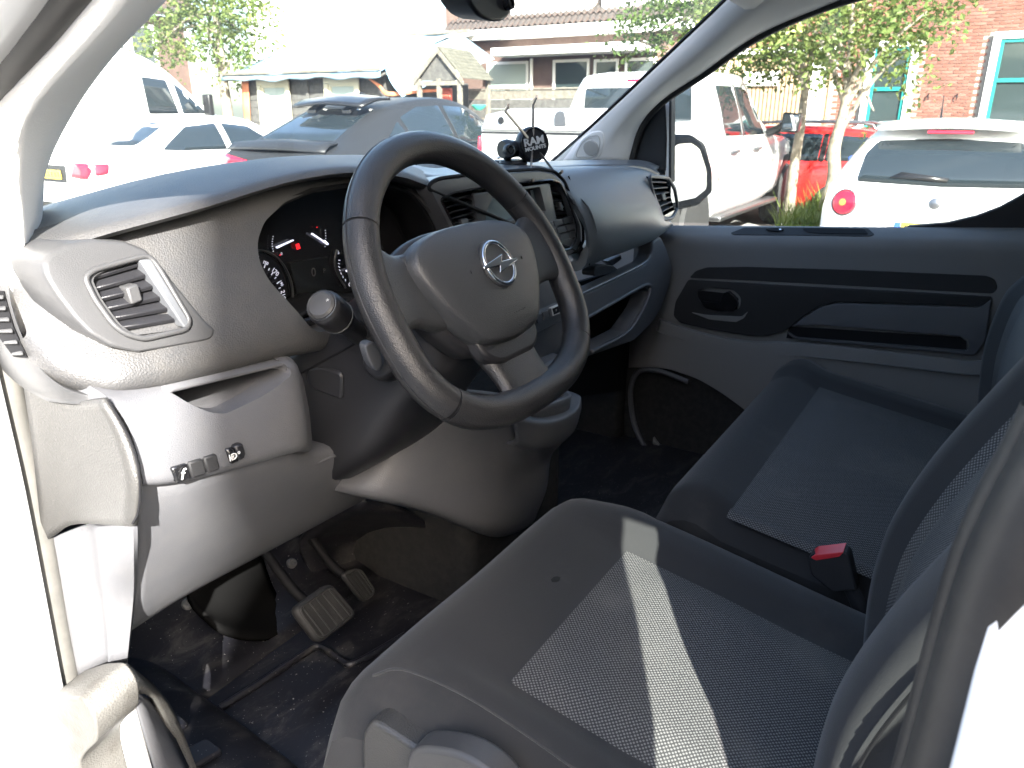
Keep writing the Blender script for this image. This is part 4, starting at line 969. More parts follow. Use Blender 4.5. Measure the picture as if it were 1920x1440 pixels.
# backrest
def backrest(name, x0, x1, prof, ix0, ix1, depth, parent, ins=True, dip=.035, bol=.05):
    zs = [z for y, z in prof]
    rows = []; n_ = 26
    prof_f = crom([V(0, y, z) for y, z in prof], 5)
    rows = []
    for q_ in prof_f:
        r_ = [V(x0+.012, q_.y-depth, q_.z), V(x0-.004, q_.y-depth*.6, q_.z), V(x0, q_.y-depth*.25, q_.z)]
        for i in range(n_+1):
            x = x0+.006+(x1-x0-.012)*i/n_
            e = min(x-x0, x1-x); y = q_.y
            if e < bol: t = 1-e/bol; y -= .045*(1-math.sqrt(max(0, 1-t*t)))
            ins_ = smoothstep((x-ix0+.03)/.05)*smoothstep((ix1+.03-x)/.05); y -= dip*ins_
            g = min(abs(x-ix0), abs(x-ix1)); y -= .005*math.exp(-(g/.007)**2)
            r_.append(V(x, y, q_.z))
        r_ += [V(x1, q_.y-depth*.25, q_.z), V(x1+.004, q_.y-depth*.6, q_.z), V(x1-.012, q_.y-depth, q_.z)]
        rows.append(r_)
    o = sheet(name, rows, 'cloth_black', parent, 1, 1, smooth=70)
    if ins:
        rr = []
        for q_ in prof_f[:-3]:
            r_ = []
            for i in range(15):
                x = ix0+(ix1-ix0)*i/14; y = q_.y-dip*smoothstep((x-ix0+.03)/.05)*smoothstep((ix1+.03-x)/.05)
                ed = min(i, 14-i)/14; r_.append(V(x, y+.0005+.006*smoothstep(ed*6), q_.z))
            rr.append(r_)
        sheet('back_insert', rr, 'cloth_dots', parent, 1, 1)
    return o
dprofl = [(.040, .90), (.046, .98), (.046, 1.04), (.038, 1.10), (.016, 1.17), (-.012, 1.235), (-.044, 1.30), (-.085, 1.38), (-.12, 1.46), (-.16, 1.50), (-.20, 1.50)]
backrest('backrest', -.588, -.150, dprofl, -.478, -.255, .34, seat)
tube('back_seam', [V(-.5895, y-.030, z) for y, z in dprofl[:-2]], .0016, 'deep_black', seat, 6, 5)
# passenger bench
bench = bpy.data.objects.new('passenger_bench', None); COL.objects.link(bench); bench.parent = van; bench['label'] = 'double passenger bench in black cloth with dotted insert'
JX0, JX1, JY1 = -.052, .592, .262
def be_top(x, y): return .97+(y-.26)*math.tan(R(9))-max(0, y-.30)**2*1.5
def be_hump(x, y):
    d = max(JX0-x, x-JX1, y-JY1); h = -.006*math.exp(-(d/.008)**2)
    if y > JY1: h += .012*smoothstep((y-JY1)/.05)
    h += .012*smoothstep((x-JX1)/.03)
    return h
cushion(-.078, .725, -.2, .385, be_top, .80, .075, .045, 'cushion', bench, 'cloth_black', be_hump)
def be_ins(x, y): return be_top(x, y)-.0025*math.exp(-((x-.235)/.010)**2)
insert_sheet('seat_insert', JX0, JX1, -.12, JY1, be_ins, bench, .001, 32, .009)
sheet('insert_piping', [[V(JX0-.026+.032*f, y, be_top(0, y)+.006*math.sin(f*3.14)-.001) for y in (-.1, 0, .1, .2, .262)] for f in (0, .25, .5, .75, 1)], 'cloth_dots', bench, 3, 2)
backrest('backrest', -.07, .715, [(-.045, .92), (-.035, 1.0), (-.028, 1.10), (-.040, 1.20), (-.068, 1.25), (-.11, 1.34), (-.15, 1.44), (-.2, 1.48)], .03, .60, .12, bench, True)
box('seat_plinth', (-.03, -.4, .64), (.68, .30, .80), 'black_trim', bench, .02, 2)
# belt buckle
bk_ = bpy.data.objects.new('belt_buckle', None); COL.objects.link(bk_); bk_.parent = van; bk_['label'] = 'seat belt buckle with red button between the seats'
b0 = [at(u, v, x=-.118) for u, v in ((1514, 1048), (1522, 1040), (1584, 1034), (1592, 1042), (1606, 1108), (1560, 1112), (1520, 1078))]
prism('buckle_body', b0, V(.026, 0, -.002), 'door_black', bk_, .004, 2, r=.004)
b1 = [at(u, v, x=-.120) for u, v in ((1520, 1046), (1528, 1041), (1582, 1035), (1574, 1044), (1530, 1051))]
prism('buckle_button', b1, V(.024, 0, .002), 'red_button', bk_, .002, 2, r=.002)
tube('buckle_stalk', [at(1590, 1090, x=-.105), at(1612, 1140, x=-.105), at(1640, 1230, x=-.105)], .011, 'door_black', bk_, 8, 3, flat=.6)

# ---- interior mirror housing at the top of the view
mc = [at(u, v, y=.62) for u, v in ((868, -60), (880, 6), (898, 30), (918, 40), (940, 41), (954, 34), (965, 6), (968, -60))]
im = prism('interior_mirror', mc, V(0, .05, .006), 'black_trim', van, .012, 4, r=.008)
lathe('mirror_sensor', [(.0001, .004), (.004, .004), (.0045, .006), (.008, .006), (.009, .0), (.009, -.01)], 'black_gloss', im, 20, at(953, 6, y=.617), aim((0, -1, .1)))
tube('mirror_stem', [V(-.01, .66, 1.72), V(0, .66, 1.76), V(0, .68, 1.80)], .012, 'black_trim', im, 10, 3)

# ================================================================ spider phone holder standing on the dashboard
ph = thing('phone_holder', 'spider phone holder with round black head on ball mount, standing on the dashboard top', 'phone holder')
YP = .80
foot = at(975, 306, y=YP+.02); foot.z = at(975, 309, y=YP+.02).z
ft = lathe('base_plate', [(.027, 0), (.028, .004), (.025, .009), (.012, .011), (.0001, .011)], 'black_trim', ph, 28, at(962, 309, y=YP+.01), aim((0, 0, 1)))
lathe('base_plate', [(.027, 0), (.028, .004), (.025, .008), (.0001, .009)], 'black_trim', ph, 28, at(950, 308, y=YP+.035), aim((0, 0, 1)))
lathe('base_screw', [(.004, 0), (.004, .003), (.002, .004), (.0001, .0035)], 'chrome', ph, 12, at(934, 298, y=YP+.03), aim((0, 0, 1)))
pb = at(952, 300, y=YP+.015); pt = at(951, 283, y=YP+.01)
tube('ball_stem', [pb, pb.lerp(pt, .5), pt], [.008, .006, .011], 'black_trim', ph, 12, 3)
jb = at(950, 280, y=YP+.01); jh = at(985, 278, y=YP-.005)
tube('socket_arm', [jb+(jb-jh)*.25, jb, jb.lerp(jh, .5), jh], [.016, .019, .015, .017], 'dark_metal', ph, 16, 4)
lathe('clamp_knob', [(.011, -.006), (.012, 0), (.011, .004), (.008, .005), (.0075, .002), (.005, .002), (.005, .006), (.0001, .006)], 'dark_metal', ph, 20, at(955, 282, y=YP-.008), aim((-.35, -.9, .1)))
hc = at(999, 271, y=YP-.025); hn = V(-.50, -.84, .06).normalized()
hd = lathe('head', [(.025, -.02), (.031, -.016), (.033, -.008), (.033, .004), (.031, .007), (.029, .0075), (.0001, .0085)], 'black_trim', ph, 36, hc, aim(hn))
HX = V(0, 0, 1).cross(hn).normalized(); HY = hn.cross(HX)
HM = Matrix((HX, HY, hn)).transposed() @ Matrix.Rotation(R(10), 3, 'Z')
tube('head_ring', [hc+hn*.0085+(HX*math.cos(R(a))+HY*math.sin(R(a)))*.0295 for a in range(0, 360, 12)], .0012, 'black_gloss', ph, 6, 1, closed=True)
text('lettering', 'RAM', hc+hn*.0088+HM @ V(-.001, .006, 0), HM, .0195, 'print_white', ph, bold=.0006, sx=1.12)
text('lettering', 'MOUNTS', hc+hn*.0088+HM @ V(0, -.0065, 0), HM, .0098, 'print_white', ph, bold=.0003, sx=1.12)
for u0, v0, u1, v1, u2, v2 in ((980, 246, 947, 208, 953, 198), (999, 242, 1000, 194, 1006, 181), (1016, 292, 1046, 329, 1054, 321), (997, 297, 993, 343, 1000, 337)):
    low = v1 > v0; a = at(u0, v0, y=YP-.03); b = at(u1, v1, y=YP-(.105 if low else .030)); c_ = at(u2, v2, y=YP-(.125 if low else .05))
    a2 = hc.lerp(a, .5)
    tube('spring_arm', [a2, b], .0030, 'steel', ph, 6, 1, flat=.6); tube('arm_hook', [b, c_], .0030, 'steel', ph, 6, 1, flat=.9)
# ================================================================ outdoors
def noise_col(name, c1, c2, scale, rough=.9, bump=.0, lo=.35, hi=.7, spec=.2):
    def b_(n, l, b, tc):
        ns = n.new('ShaderNodeTexNoise'); ns.inputs['Scale'].default_value = scale; ns.inputs['Detail'].default_value = 8; ns.inputs['Roughness'].default_value = .65
        l.new(tc.outputs['Object'], ns.inputs['Vector'])
        r = n.new('ShaderNodeValToRGB'); r.color_ramp.elements[0].position = lo; r.color_ramp.elements[1].position = hi
        r.color_ramp.elements[0].color = (*c1, 1); r.color_ramp.elements[1].color = (*c2, 1)
        l.new(ns.outputs['Fac'], r.inputs[0]); l.new(r.outputs[0], b.inputs['Base Color'])
        if bump:
            bp = n.new('ShaderNodeBump'); bp.inputs['Strength'].default_value = bump; bp.inputs['Distance'].default_value = .02
            l.new(ns.outputs['Fac'], bp.inputs['Height']); l.new(bp.outputs[0], b.inputs['Normal'])
    return mat(name, c1, rough, spec=spec, build=b_)
noise_col('asphalt', (.20, .195, .185), (.29, .28, .265), 6, .9, .2)
noise_col('bark', (.16, .135, .10), (.34, .30, .24), 9, .9, .8)
noise_col('brick_red', (.155, .060, .044), (.205, .092, .068), 2.5, .85)
noise_col('brick_brown', (.095, .062, .052), (.14, .095, .078), 2.5, .85)
noise_col('mortar', (.26, .245, .22), (.31, .295, .265), 30, .95)
noise_col('render_white', (.72, .71, .67), (.80, .79, .75), 2, .85)
noise_col('old_wood', (.11, .10, .082), (.20, .185, .155), 12, .85)
noise_col('hut_wood', (.060, .058, .055), (.12, .115, .105), 10, .85)
noise_col('shingle', (.075, .072, .058), (.14, .135, .105), 9, .9)
noise_col('pantile', (.05, .046, .044), (.15, .085, .06), 3, .8, lo=.4, hi=.75)
noise_col('tarp', (.14, .26, .36), (.30, .38, .42), 1.6, .45, .25, lo=.3, hi=.6)
noise_col('orange_tarp', (.50, .16, .07), (.62, .26, .14), 4, .6, .2)
noise_col('cladding', (.27, .19, .12), (.36, .27, .18), 6, .75)
mat('win_white', (.78, .78, .76), .4); mat('teal_paint', (.012, .17, .16), .35); mat('pale_paint', (.45, .43, .33), .6)
mat('house_glass', (.030, .042, .042), .06, spec=.6); mat('curtain', (.32, .38, .36), .9); mat('car_glass', (.016, .022, .026), .04, spec=.7)
mat('car_white', (.78, .78, .77), .22, coat=.8); mat('car_silver', (.55, .55, .54), .25, coat=.8, metal=.15); mat('car_grey', (.018, .019, .021), .45, spec=.25); mat('car_red', (.50, .018, .015), .28, coat=.8)
mat('car_black', (.012, .012, .013), .3); mat('tyre', (.022, .022, .022), .8); mat('alloy', (.25, .25, .26), .3, metal=.9); mat('alloy_dark', (.03, .03, .032), .3, metal=.7)
mat('tail_red', (.42, .010, .03), .15, coat=.6); mat('tail_amber', (.55, .22, .05), .2); mat('plate_yellow', (.72, .52, .05), .4); mat('plate_blue', (.03, .09, .42), .4)
mat('cup_green', (.06, .42, .30), .5); mat('play_red', (.50, .10, .06), .5)
def leafy(name, c1, c2):
    def b_(n, l, b, tc):
        g = n.new('ShaderNodeObjectInfo'); ns = n.new('ShaderNodeTexNoise'); ns.inputs['Scale'].default_value = 2.2; ns.inputs['Detail'].default_value = 6
        l.new(tc.outputs['Object'], ns.inputs['Vector'])
        r = n.new('ShaderNodeValToRGB'); r.color_ramp.elements[0].position = .35; r.color_ramp.elements[1].position = .68
        r.color_ramp.elements[0].color = (*c1, 1); r.color_ramp.elements[1].color = (*c2, 1)
        l.new(ns.outputs['Fac'], r.inputs[0]); l.new(r.outputs[0], b.inputs['Base Color'])
        t = n.new('ShaderNodeBsdfTranslucent'); l.new(r.outputs[0], t.inputs[0])
        mx = n.new('ShaderNodeMixShader'); mx.inputs[0].default_value = .35
        o = [q for q in n if q.type == 'OUTPUT_MATERIAL'][0]
        l.new(b.outputs[0], mx.inputs[1]); l.new(t.outputs[0], mx.inputs[2]); l.new(mx.outputs[0], o.inputs[0])
    return mat(name, c1, .45, spec=.4, build=b_)
leafy('leaf', (.045, .085, .022), (.12, .17, .045)); leafy('leaf_light', (.08, .13, .03), (.17, .20, .06)); leafy('grass_blade', (.07, .12, .02), (.17, .20, .05))

g_ = new('ground', [V(-60, -60, 0), V(90, -60, 0), V(90, 90, 0), V(-60, 90, 0)], [(0, 1, 2, 3)], 'asphalt', None, 0); g_['kind'] = 'structure'

# ---------------------------------------------------------------- vehicles: local x forward, y left
def place(root, x, y, rz): root.location = (x, y, 0); root.rotation_euler = (0, 0, rz)
def wheel(root, x, y, r, m_rim='alloy', wd=.21, spokes=5):
    s = 1 if y > 0 else -1
    ty = lathe('wheel', [(r*.62, -wd/2), (r*.93, -wd/2), (r, -wd*.36), (r, wd*.36), (r*.93, wd/2), (r*.62, wd/2)], 'tyre', root, 28, (x, y, r), aim((0, s, 0)))
    lathe('rim', [(r*.64, -.05), (r*.64, .075), (r*.60, .085), (r*.56, .02), (.03, .0), (.0001, .0)], m_rim, ty, 28, (x, y, r), aim((0, s, 0)))
    for k in range(spokes):
        a = 2*math.pi*k/spokes+.3; d = V(math.cos(a), 0, math.sin(a)); t = V(-math.sin(a), 0, math.cos(a))
        c0 = V(x, y+s*.05, r); c1 = c0+d*r*.6+V(0, s*.028, 0)
        prism('rim_spoke', [c0-t*.035, c0+t*.035, c1+t*.05, c1-t*.05], V(0, s*.02, 0), m_rim, ty, .006, 1)
    return ty
def hull(name, st, m, root, ku=3, kv=4, tum=.06):
    rows = []
    for x, w_, zl, zb, zr, wr in st:
        half = [(w_*.90, zl), (w_*.985, zl+.10), (w_, zl+(zb-zl)*.55), (w_*.965, zb), (wr+(w_*.965-wr)*.12, zr-(zr-zb)*.16), (wr*.86, zr-.012), (wr*.4, zr), (0, zr+.002)]
        rows.append([V(x, y, z) for y, z in half]+[V(x, -y, z) for y, z in half[-2::-1]])
    g = grid(rows, 2, kv)
    vs = [p for r_ in g for p in r_]; nc = len(g[0])
    fs = [(j*nc+i, j*nc+i+1, (j+1)*nc+i+1, (j+1)*nc+i) for j in range(len(g)-1) for i in range(nc-1)]
    fs += [tuple(range(nc)), tuple((len(g)-1)*nc+i for i in range(nc))[::-1]]
    return new(name, vs, fs, m, root, 60)
from mathutils.bvhtree import BVHTree
def draped(name, body, poly, axis, root, m, off=.006, cuts=3, r=.03):
    """pane lying on a body: outline given as seen along an axis, dropped onto the hull and lifted off it"""
    me = body.data; bv = BVHTree.FromPolygons([v.co for v in me.vertices], [p.vertices for p in me.polygons])
    if r: poly = rnd(poly, r)
    bm = bmesh.new(); f = bm.faces.new([bm.verts.new(p) for p in poly])
    bmesh.ops.triangulate(bm, faces=[f])
    bmesh.ops.subdivide_edges(bm, edges=bm.edges[:], cuts=cuts, use_grid_fill=True)
    d = Vector(axis); bm.verts.ensure_lookup_table()
    for v in bm.verts:
        o_ = v.co-d*5; loc, n, i, t = bv.ray_cast(o_, d)
        if loc is None: continue
        v.co = loc-d*off
    o = from_bm(name, bm, m, root, 60)
    return thick(o, .004, -1)
def side_pane(name, body, poly, root, m='car_glass', off=.007, sides=(-1, 1), th=.004):
    for s in sides: draped(name, body, [V(x, 0, z) for x, z in poly], (0, -s, 0), root, m, off)
def rear_pt(body, y, z, off=0):
    me = body.data; bv = BVHTree.FromPolygons([v.co for v in me.vertices], [p.vertices for p in me.polygons])
    loc, n, i, t = bv.ray_cast(V(-5, y, z), V(1, 0, 0)); return V(loc.x-off, y, z)
def rear_pane(name, body, poly, root, m='car_glass', off=.007): draped(name, body, [V(0, y, z) for y, z in poly], (1, 0, 0), root, m, off)
def plate(root, x, z, w_=.52, h=.11, tilt=0, txt='', y0=0):
    pl = prism('number_plate', [V(x, y0-w_/2, z), V(x, y0+w_/2, z), V(x+tilt, y0+w_/2, z+h), V(x+tilt, y0-w_/2, z+h)], V(.012, 0, 0), 'plate_yellow', root, .003, 1)
    prism('plate_band', [V(x-.002, y0+w_/2-.05, z+.004), V(x-.002, y0+w_/2-.004, z+.004), V(x+tilt-.002, y0+w_/2-.004, z+h-.004), V(x+tilt-.002, y0+w_/2-.05, z+h-.004)], V(.004, 0, 0), 'plate_blue', pl, 0)
    for k in range(6):
        yy = y0+w_*.32-k*w_*.135-(.012 if k > 1 else 0)-(.012 if k > 3 else 0)
        prism('plate_character', [V(x-.002, yy-.016, z+.026), V(x-.002, yy+.016, z+.026), V(x-.002+tilt*.7, yy+.016, z+h-.024), V(x-.002+tilt*.7, yy-.016, z+h-.024)], V(.002, 0, 0), 'car_black', pl, 0)

# --- white hatchback, its rear close to the far window
hb = thing('hatchback', 'white hatchback with round red tail lamps, its rear filling the passenger window', 'car', (5.75, .42, 0), 0)
ST = [(-.02, .70, .36, .62, .80, .62), (.03, .80, .30, .78, .98, .66), (.14, .855, .25, .92, 1.20, .62), (.36, .865, .22, .96, 1.385, .575), (.75, .865, .20, .965, 1.44, .57), (1.4, .86, .20, .955, 1.45, .575), (2.1, .86, .20, .94, 1.36, .56), (2.75, .86, .20, .93, .99, .62), (3.5, .82, .22, .86, .88, .6), (3.95, .70, .28, .70, .72, .5)]
hbb = hull('body', ST, 'car_white', hb)
rear_pane('rear_window', hbb, [(-.60, 1.00), (0, .985), (.60, 1.00), (.575, 1.215), (.50, 1.315), (0, 1.335), (-.50, 1.315), (-.575, 1.215)], hb)
draped('wiper', hbb, [V(0, .36, 1.04), V(0, -.05, 1.02), V(0, -.06, 1.05), V(0, .28, 1.085)], (1, 0, 0), hb, 'car_black', .018, 1, 0)
sp_ = sheet('roof_spoiler', [[V(.20, -.52, 1.385), V(.16, 0, 1.41), V(.20, .52, 1.385)], [V(.36, -.55, 1.41), V(.34, 0, 1.45), V(.36, .55, 1.41)], [V(.60, -.55, 1.43), V(.6, 0, 1.46), V(.60, .55, 1.43)]], 'car_white', hb, 5, 3, t=.03)
prism('brake_lamp', [V(.175, -.16, 1.372), V(.168, .16, 1.372), V(.172, .16, 1.398), V(.178, -.16, 1.398)], V(.02, 0, 0), 'tail_red', hb, .006, 2, r=.01)
for s in (-1, 1):
    c_ = rear_pt(hbb, s*.665, .83, .004); d_ = V(-1, s*.35, .18).normalized()
    tl = lathe('tail_lamp', [(.098, -.06), (.098, .0), (.090, .012), (.05, .022), (.0001, .025)], 'tail_red', hb, 28, c_, aim(d_))
    lathe('lamp_ring', [(.108, -.05), (.110, -.004), (.102, .002), (.098, -.004)], 'alloy', tl, 28, c_, aim(d_))
    lathe('lamp_centre', [(.03, .0), (.028, .027), (.0001, .029)], 'tail_amber', tl, 18, c_, aim(d_))
    prism('door_mirror', [V(2.25, s*.88, .95), V(2.25, s*1.04, .97), V(2.28, s*1.05, 1.08), V(2.28, s*.88, 1.07)], V(.10, 0, 0), 'plate_blue', hb, .02, 2)
lathe('boot_badge', [(.045, -.02), (.045, .004), (.038, .008), (.0001, .010)], 'alloy', hb, 24, rear_pt(hbb, 0, .86, .004), aim((-1, 0, .15)))
plate(hb, -.075, .60, txt='')
tube('roof_aerial', [V(.72, .12, 1.45), V(.66, .12, 1.55), V(.60, .12, 1.66)], [.012, .006, .003], 'car_black', hb, 6, 2)
side_pane('side_window', hbb, [(.50, 1.02), (1.1, 1.01), (2.35, 1.0), (1.95, 1.30), (1.3, 1.36), (.7, 1.34)], hb)
for x in (.72, 3.15):
    for s in (-1, 1): wheel(hb, x, s*.76, .31)
sheet('bumper', [[V(.05, -.84, .52), V(-.06, -.5, .52), V(-.08, 0, .52), V(-.06, .5, .52), V(.05, .84, .52)], [V(.03, -.85, .40), V(-.09, -.5, .38), V(-.11, 0, .38), V(-.09, .5, .38), V(.03, .85, .40)], [V(.08, -.82, .22), V(-.03, -.5, .2), V(-.05, 0, .2), V(-.03, .5, .2), V(.08, .82, .22)]], 'car_white', hb, 5, 4, t=.03)

# --- pickup truck
pu = thing('pickup_truck', 'pale silver pickup truck with open bed tailgate and black wheels, parked beside the white hatchback', 'truck', (5.5, 3.62, 0), 0)
def rbox(name, lo, hi, m, root, b=.03, seg=3): return box(name, lo, hi, m, root, b, seg)
hull('bed', [(.06, .94, .62, 1.25, 1.44, .90), (.12, 1.0, .56, 1.27, 1.45, .92), (.9, 1.0, .55, 1.28, 1.45, .92), (1.75, 1.0, .55, 1.28, 1.45, .92)], 'car_silver', pu)
tg = rbox('tailgate', (.0, -.93, .78), (.09, .93, 1.40), 'car_silver', pu, .03)
prism('tailgate_cap', [V(-.03, -.90, 1.36), V(-.03, .90, 1.36), V(-.01, .86, 1.50), V(.02, .55, 1.56), V(.02, -.55, 1.56), V(-.01, -.86, 1.50)], V(.16, 0, 0), 'car_silver', tg, .02, 3)
rbox('tailgate_gap', (-.012, -.92, 1.325), (.02, .92, 1.345), 'car_black', tg, .004, 1)
lathe('tailgate_camera', [(.035, -.01), (.035, .008), (.02, .012), (.0001, .008)], 'car_black', tg, 18, (-.03, .66, 1.45), aim((-1, 0, 0)))
prism('tailgate_emblem', [V(-.035, -.07, 1.40), V(-.035, .07, 1.40), V(-.035, .06, 1.52), V(-.035, 0, 1.545), V(-.035, -.06, 1.52)], V(.02, 0, 0), 'alloy', tg, .008, 2, r=.03)
rbox('rear_bumper', (-.14, -.93, .50), (.06, .93, .74), 'alloy', pu, .03)
CS = [(1.72, 1.0, .42, 1.22, 1.80, .74), (1.86, 1.0, .40, 1.23, 1.94, .72), (2.6, 1.0, .40, 1.23, 1.96, .73), (3.3, 1.0, .40, 1.22, 1.93, .72), (3.75, 1.0, .42, 1.21, 1.62, .70), (4.15, 1.0, .46, 1.20, 1.27, .82), (5.0, .98, .50, 1.14, 1.20, .80), (5.55, .93, .50, 1.05, 1.10, .7), (5.68, .84, .55, .95, 1.0, .6)]
pcb = hull('cab', CS, 'car_silver', pu)
rear_pane('rear_window', pcb, [(-.66, 1.36), (.66, 1.36), (.63, 1.78), (-.63, 1.78)], pu)
rbox('rear_brake_lamp', (1.74, -.14, 1.83), (1.80, .14, 1.87), 'tail_red', pu, .01)
side_pane('side_window', pcb, [(1.98, 1.28), (2.62, 1.27), (2.62, 1.80), (2.05, 1.80)], pu); side_pane('side_window', pcb, [(2.72, 1.27), (3.62, 1.26), (3.36, 1.70), (2.98, 1.80), (2.72, 1.80)], pu)
side_pane('window_bar', pcb, [(2.63, 1.26), (2.71, 1.26), (2.71, 1.82), (2.63, 1.82)], pu, 'alloy', .008)
for s in (-1, 1):
    dm = prism('door_mirror', [V(3.55, s*1.14, 1.28), V(3.55, s*1.36, 1.28), V(3.55, s*1.38, 1.50), V(3.55, s*1.16, 1.52)], V(.14, 0, 0), 'car_black', pu, .025, 3)
    prism('mirror_face', [V(3.545, s*1.17, 1.305), V(3.545, s*1.34, 1.305), V(3.545, s*1.355, 1.48), V(3.545, s*1.18, 1.495)], V(.006, 0, 0), 'mirror_glass', dm, 0)
    tube('mirror_arm', [V(3.66, s*.97, 1.27), V(3.64, s*1.08, 1.31), V(3.62, s*1.16, 1.36)], .05, 'car_black', dm, 8, 3)
    side_pane('wheel_arch', pcb, [(4.35, .42), (4.42, .78), (4.62, .96), (4.95, .96), (5.15, .78), (5.22, .42)], pu, 'car_black', .004, (s,))
    prism('wheel_arch', [V(x, s*1.004, z) for x, z in ((.62, .55), (.70, .86), (.88, 1.0), (1.16, 1.0), (1.34, .86), (1.42, .55))], V(0, -s*.01, 0), 'car_black', pu, 0, r=.06)
    wheel(pu, 4.78, s*.90, .42, 'alloy_dark', .28, 6); wheel(pu, 1.02, s*.90, .42, 'alloy_dark', .28, 6)
    rbox('running_board', (1.75, min(s*.90, s*1.06), .38), (4.2, max(s*.90, s*1.06), .44), 'alloy', pu, .02)
    for x in (2.10, 3.0): tube('door_handle', [V(x, s*1.0, 1.10), V(x+.08, s*1.035, 1.11), V(x+.2, s*1.035, 1.11), V(x+.26, s*1.0, 1.10)], .016, 'alloy', pu, 8, 3)
    prism('tail_lamp', [V(.02, s*.95, .95), V(.02, s*1.0, .95), V(.02, s*.985, 1.30), V(.02, s*.94, 1.30)], V(.1, 0, 0), 'tail_red', pu, .02, 2)

# --- grey coupe-backed SUV
gs = thing('coupe_suv', 'dark grey sloping back SUV with red tail lamps and roof spoiler, beyond the dashboard', 'car', (4.95, 7.05, 0), 0)
GS = [(-.02, .84, .45, .88, 1.02, .70), (.06, .96, .36, .98, 1.12, .74), (.30, 1.0, .32, 1.06, 1.18, .70), (.75, 1.0, .30, 1.08, 1.38, .64), (1.25, 1.0, .30, 1.08, 1.57, .62), (1.9, 1.0, .30, 1.07, 1.68, .62), (2.6, 1.0, .30, 1.06, 1.69, .63), (3.2, 1.0, .30, 1.05, 1.52, .62), (3.75, 1.0, .30, 1.03, 1.16, .72), (4.5, .96, .34, .95, 1.0, .66), (4.9, .82, .40, .80, .84, .5)]
gsb = hull('body', GS, 'car_grey', gs)
rear_pane('rear_window', gsb, [(-.60, 1.22), (.60, 1.22), (.50, 1.555), (-.50, 1.555)], gs)
spl = sheet('roof_spoiler', [[V(.92, -.58, 1.565), V(.88, 0, 1.60), V(.92, .58, 1.565)], [V(1.15, -.60, 1.64), V(1.13, 0, 1.675), V(1.15, .60, 1.64)], [V(1.4, -.6, 1.655), V(1.4, 0, 1.70), V(1.4, .6, 1.655)]], 'car_black', gs, 5, 3, t=.03)
for s in (-1, 1): prism('spoiler_bracket', [V(.95, s*.36, 1.50), V(.95, s*.22, 1.50), V(1.2, s*.22, 1.62), V(1.2, s*.36, 1.62)], V(0, 0, .05), 'car_black', spl, .01)
prism('aerial_fin', [V(1.5, -.02, 1.68), V(1.75, -.03, 1.69), V(1.55, 0, 1.76)], V(0, .04, 0), 'car_black', gs, .006)
sheet('boot_lip', [[V(.06, -.80, 1.10), V(-.02, 0, 1.12), V(.06, .80, 1.10)], [V(.16, -.78, 1.17), V(.10, 0, 1.20), V(.16, .78, 1.17)], [V(.34, -.72, 1.18), V(.30, 0, 1.21), V(.34, .72, 1.18)]], 'car_grey', gs, 5, 3, t=.02)
for s in (-1, 1):
    rear_pane('tail_lamp', gsb, [(s*.36, .95), (s*.36, 1.0), (s*.70, 1.05), (s*.93, 1.07), (s*.965, .99), (s*.90, .92), (s*.66, .92)], gs, 'tail_red', .012)
    side_pane('tail_lamp', gsb, [(.10, .95), (.10, 1.06), (.30, 1.03), (.34, .98)], gs, 'tail_red', .012, (s,))
    wheel(gs, .98, s*.90, .37); wheel(gs, 3.95, s*.90, .37)
lathe('boot_badge', [(.042, -.02), (.042, .004), (.0001, .006)], 'alloy', gs, 20, (.0, 0, 1.0), aim((-1, 0, .1)))
side_pane('side_window', gsb, [(.98, 1.20), (1.25, 1.13), (1.42, 1.13), (1.34, 1.42)], gs); side_pane('side_window', gsb, [(1.48, 1.13), (2.30, 1.12), (2.24, 1.60), (1.80, 1.58), (1.42, 1.46)], gs); side_pane('side_window', gsb, [(2.38, 1.12), (3.55, 1.10), (3.1, 1.42), (2.75, 1.58), (2.32, 1.60)], gs)
plate(gs, -.03, .70)

# --- white saloon and its neighbour, a white panel van
ws = thing('saloon_car', 'white saloon car with yellow number plate, low behind the dashboard corner', 'car', (4.2, 10.3, 0), 0)
WS = [(-.02, .76, .42, .80, .95, .62), (.06, .88, .32, .94, 1.03, .68), (.30, .91, .28, .98, 1.06, .70), (.85, .91, .26, .98, 1.12, .64), (1.45, .91, .26, .975, 1.40, .58), (2.0, .91, .26, .97, 1.46, .58), (2.7, .91, .26, .96, 1.42, .58), (3.4, .91, .26, .94, 1.04, .66), (4.2, .88, .30, .86, .90, .6), (4.7, .72, .36, .70, .74, .5)]
wsb = hull('body', WS, 'car_white', ws)
rear_pane('rear_window', wsb, [(-.55, 1.10), (.55, 1.10), (.48, 1.385), (-.48, 1.385)], ws)
side_pane('side_window', wsb, [(1.05, 1.05), (1.35, 1.03), (2.05, 1.02), (2.05, 1.37), (1.55, 1.33)], ws); side_pane('side_window', wsb, [(2.15, 1.02), (3.05, 1.01), (2.6, 1.32), (2.15, 1.37)], ws)
for s in (-1, 1):
    rear_pane('tail_lamp', wsb, [(s*.46, .76), (s*.60, .93), (s*.82, .93), (s*.86, .84), (s*.80, .74)], ws, 'tail_red', .012)
    side_pane('tail_lamp', wsb, [(.05, .78), (.06, .92), (.24, .92), (.20, .80)], ws, 'tail_red', .010, (s,))
    for x in (.95, 3.75):
        wheel(ws, x, s*.82, .32)
        prism('wheel_arch', [V(x+.38*math.cos(R(a)), s*.914, .32+.38*math.sin(R(a))) for a in range(0, 181, 20)], V(0, -s*.01, 0), 'car_black', ws, 0)
plate(ws, -.045, .72)
prism('plate_recess', [V(-.03, -.34, .68), V(-.03, .34, .68), V(-.02, .38, .90), V(-.02, -.38, .90)], V(.02, 0, 0), 'car_grey', ws, .01)
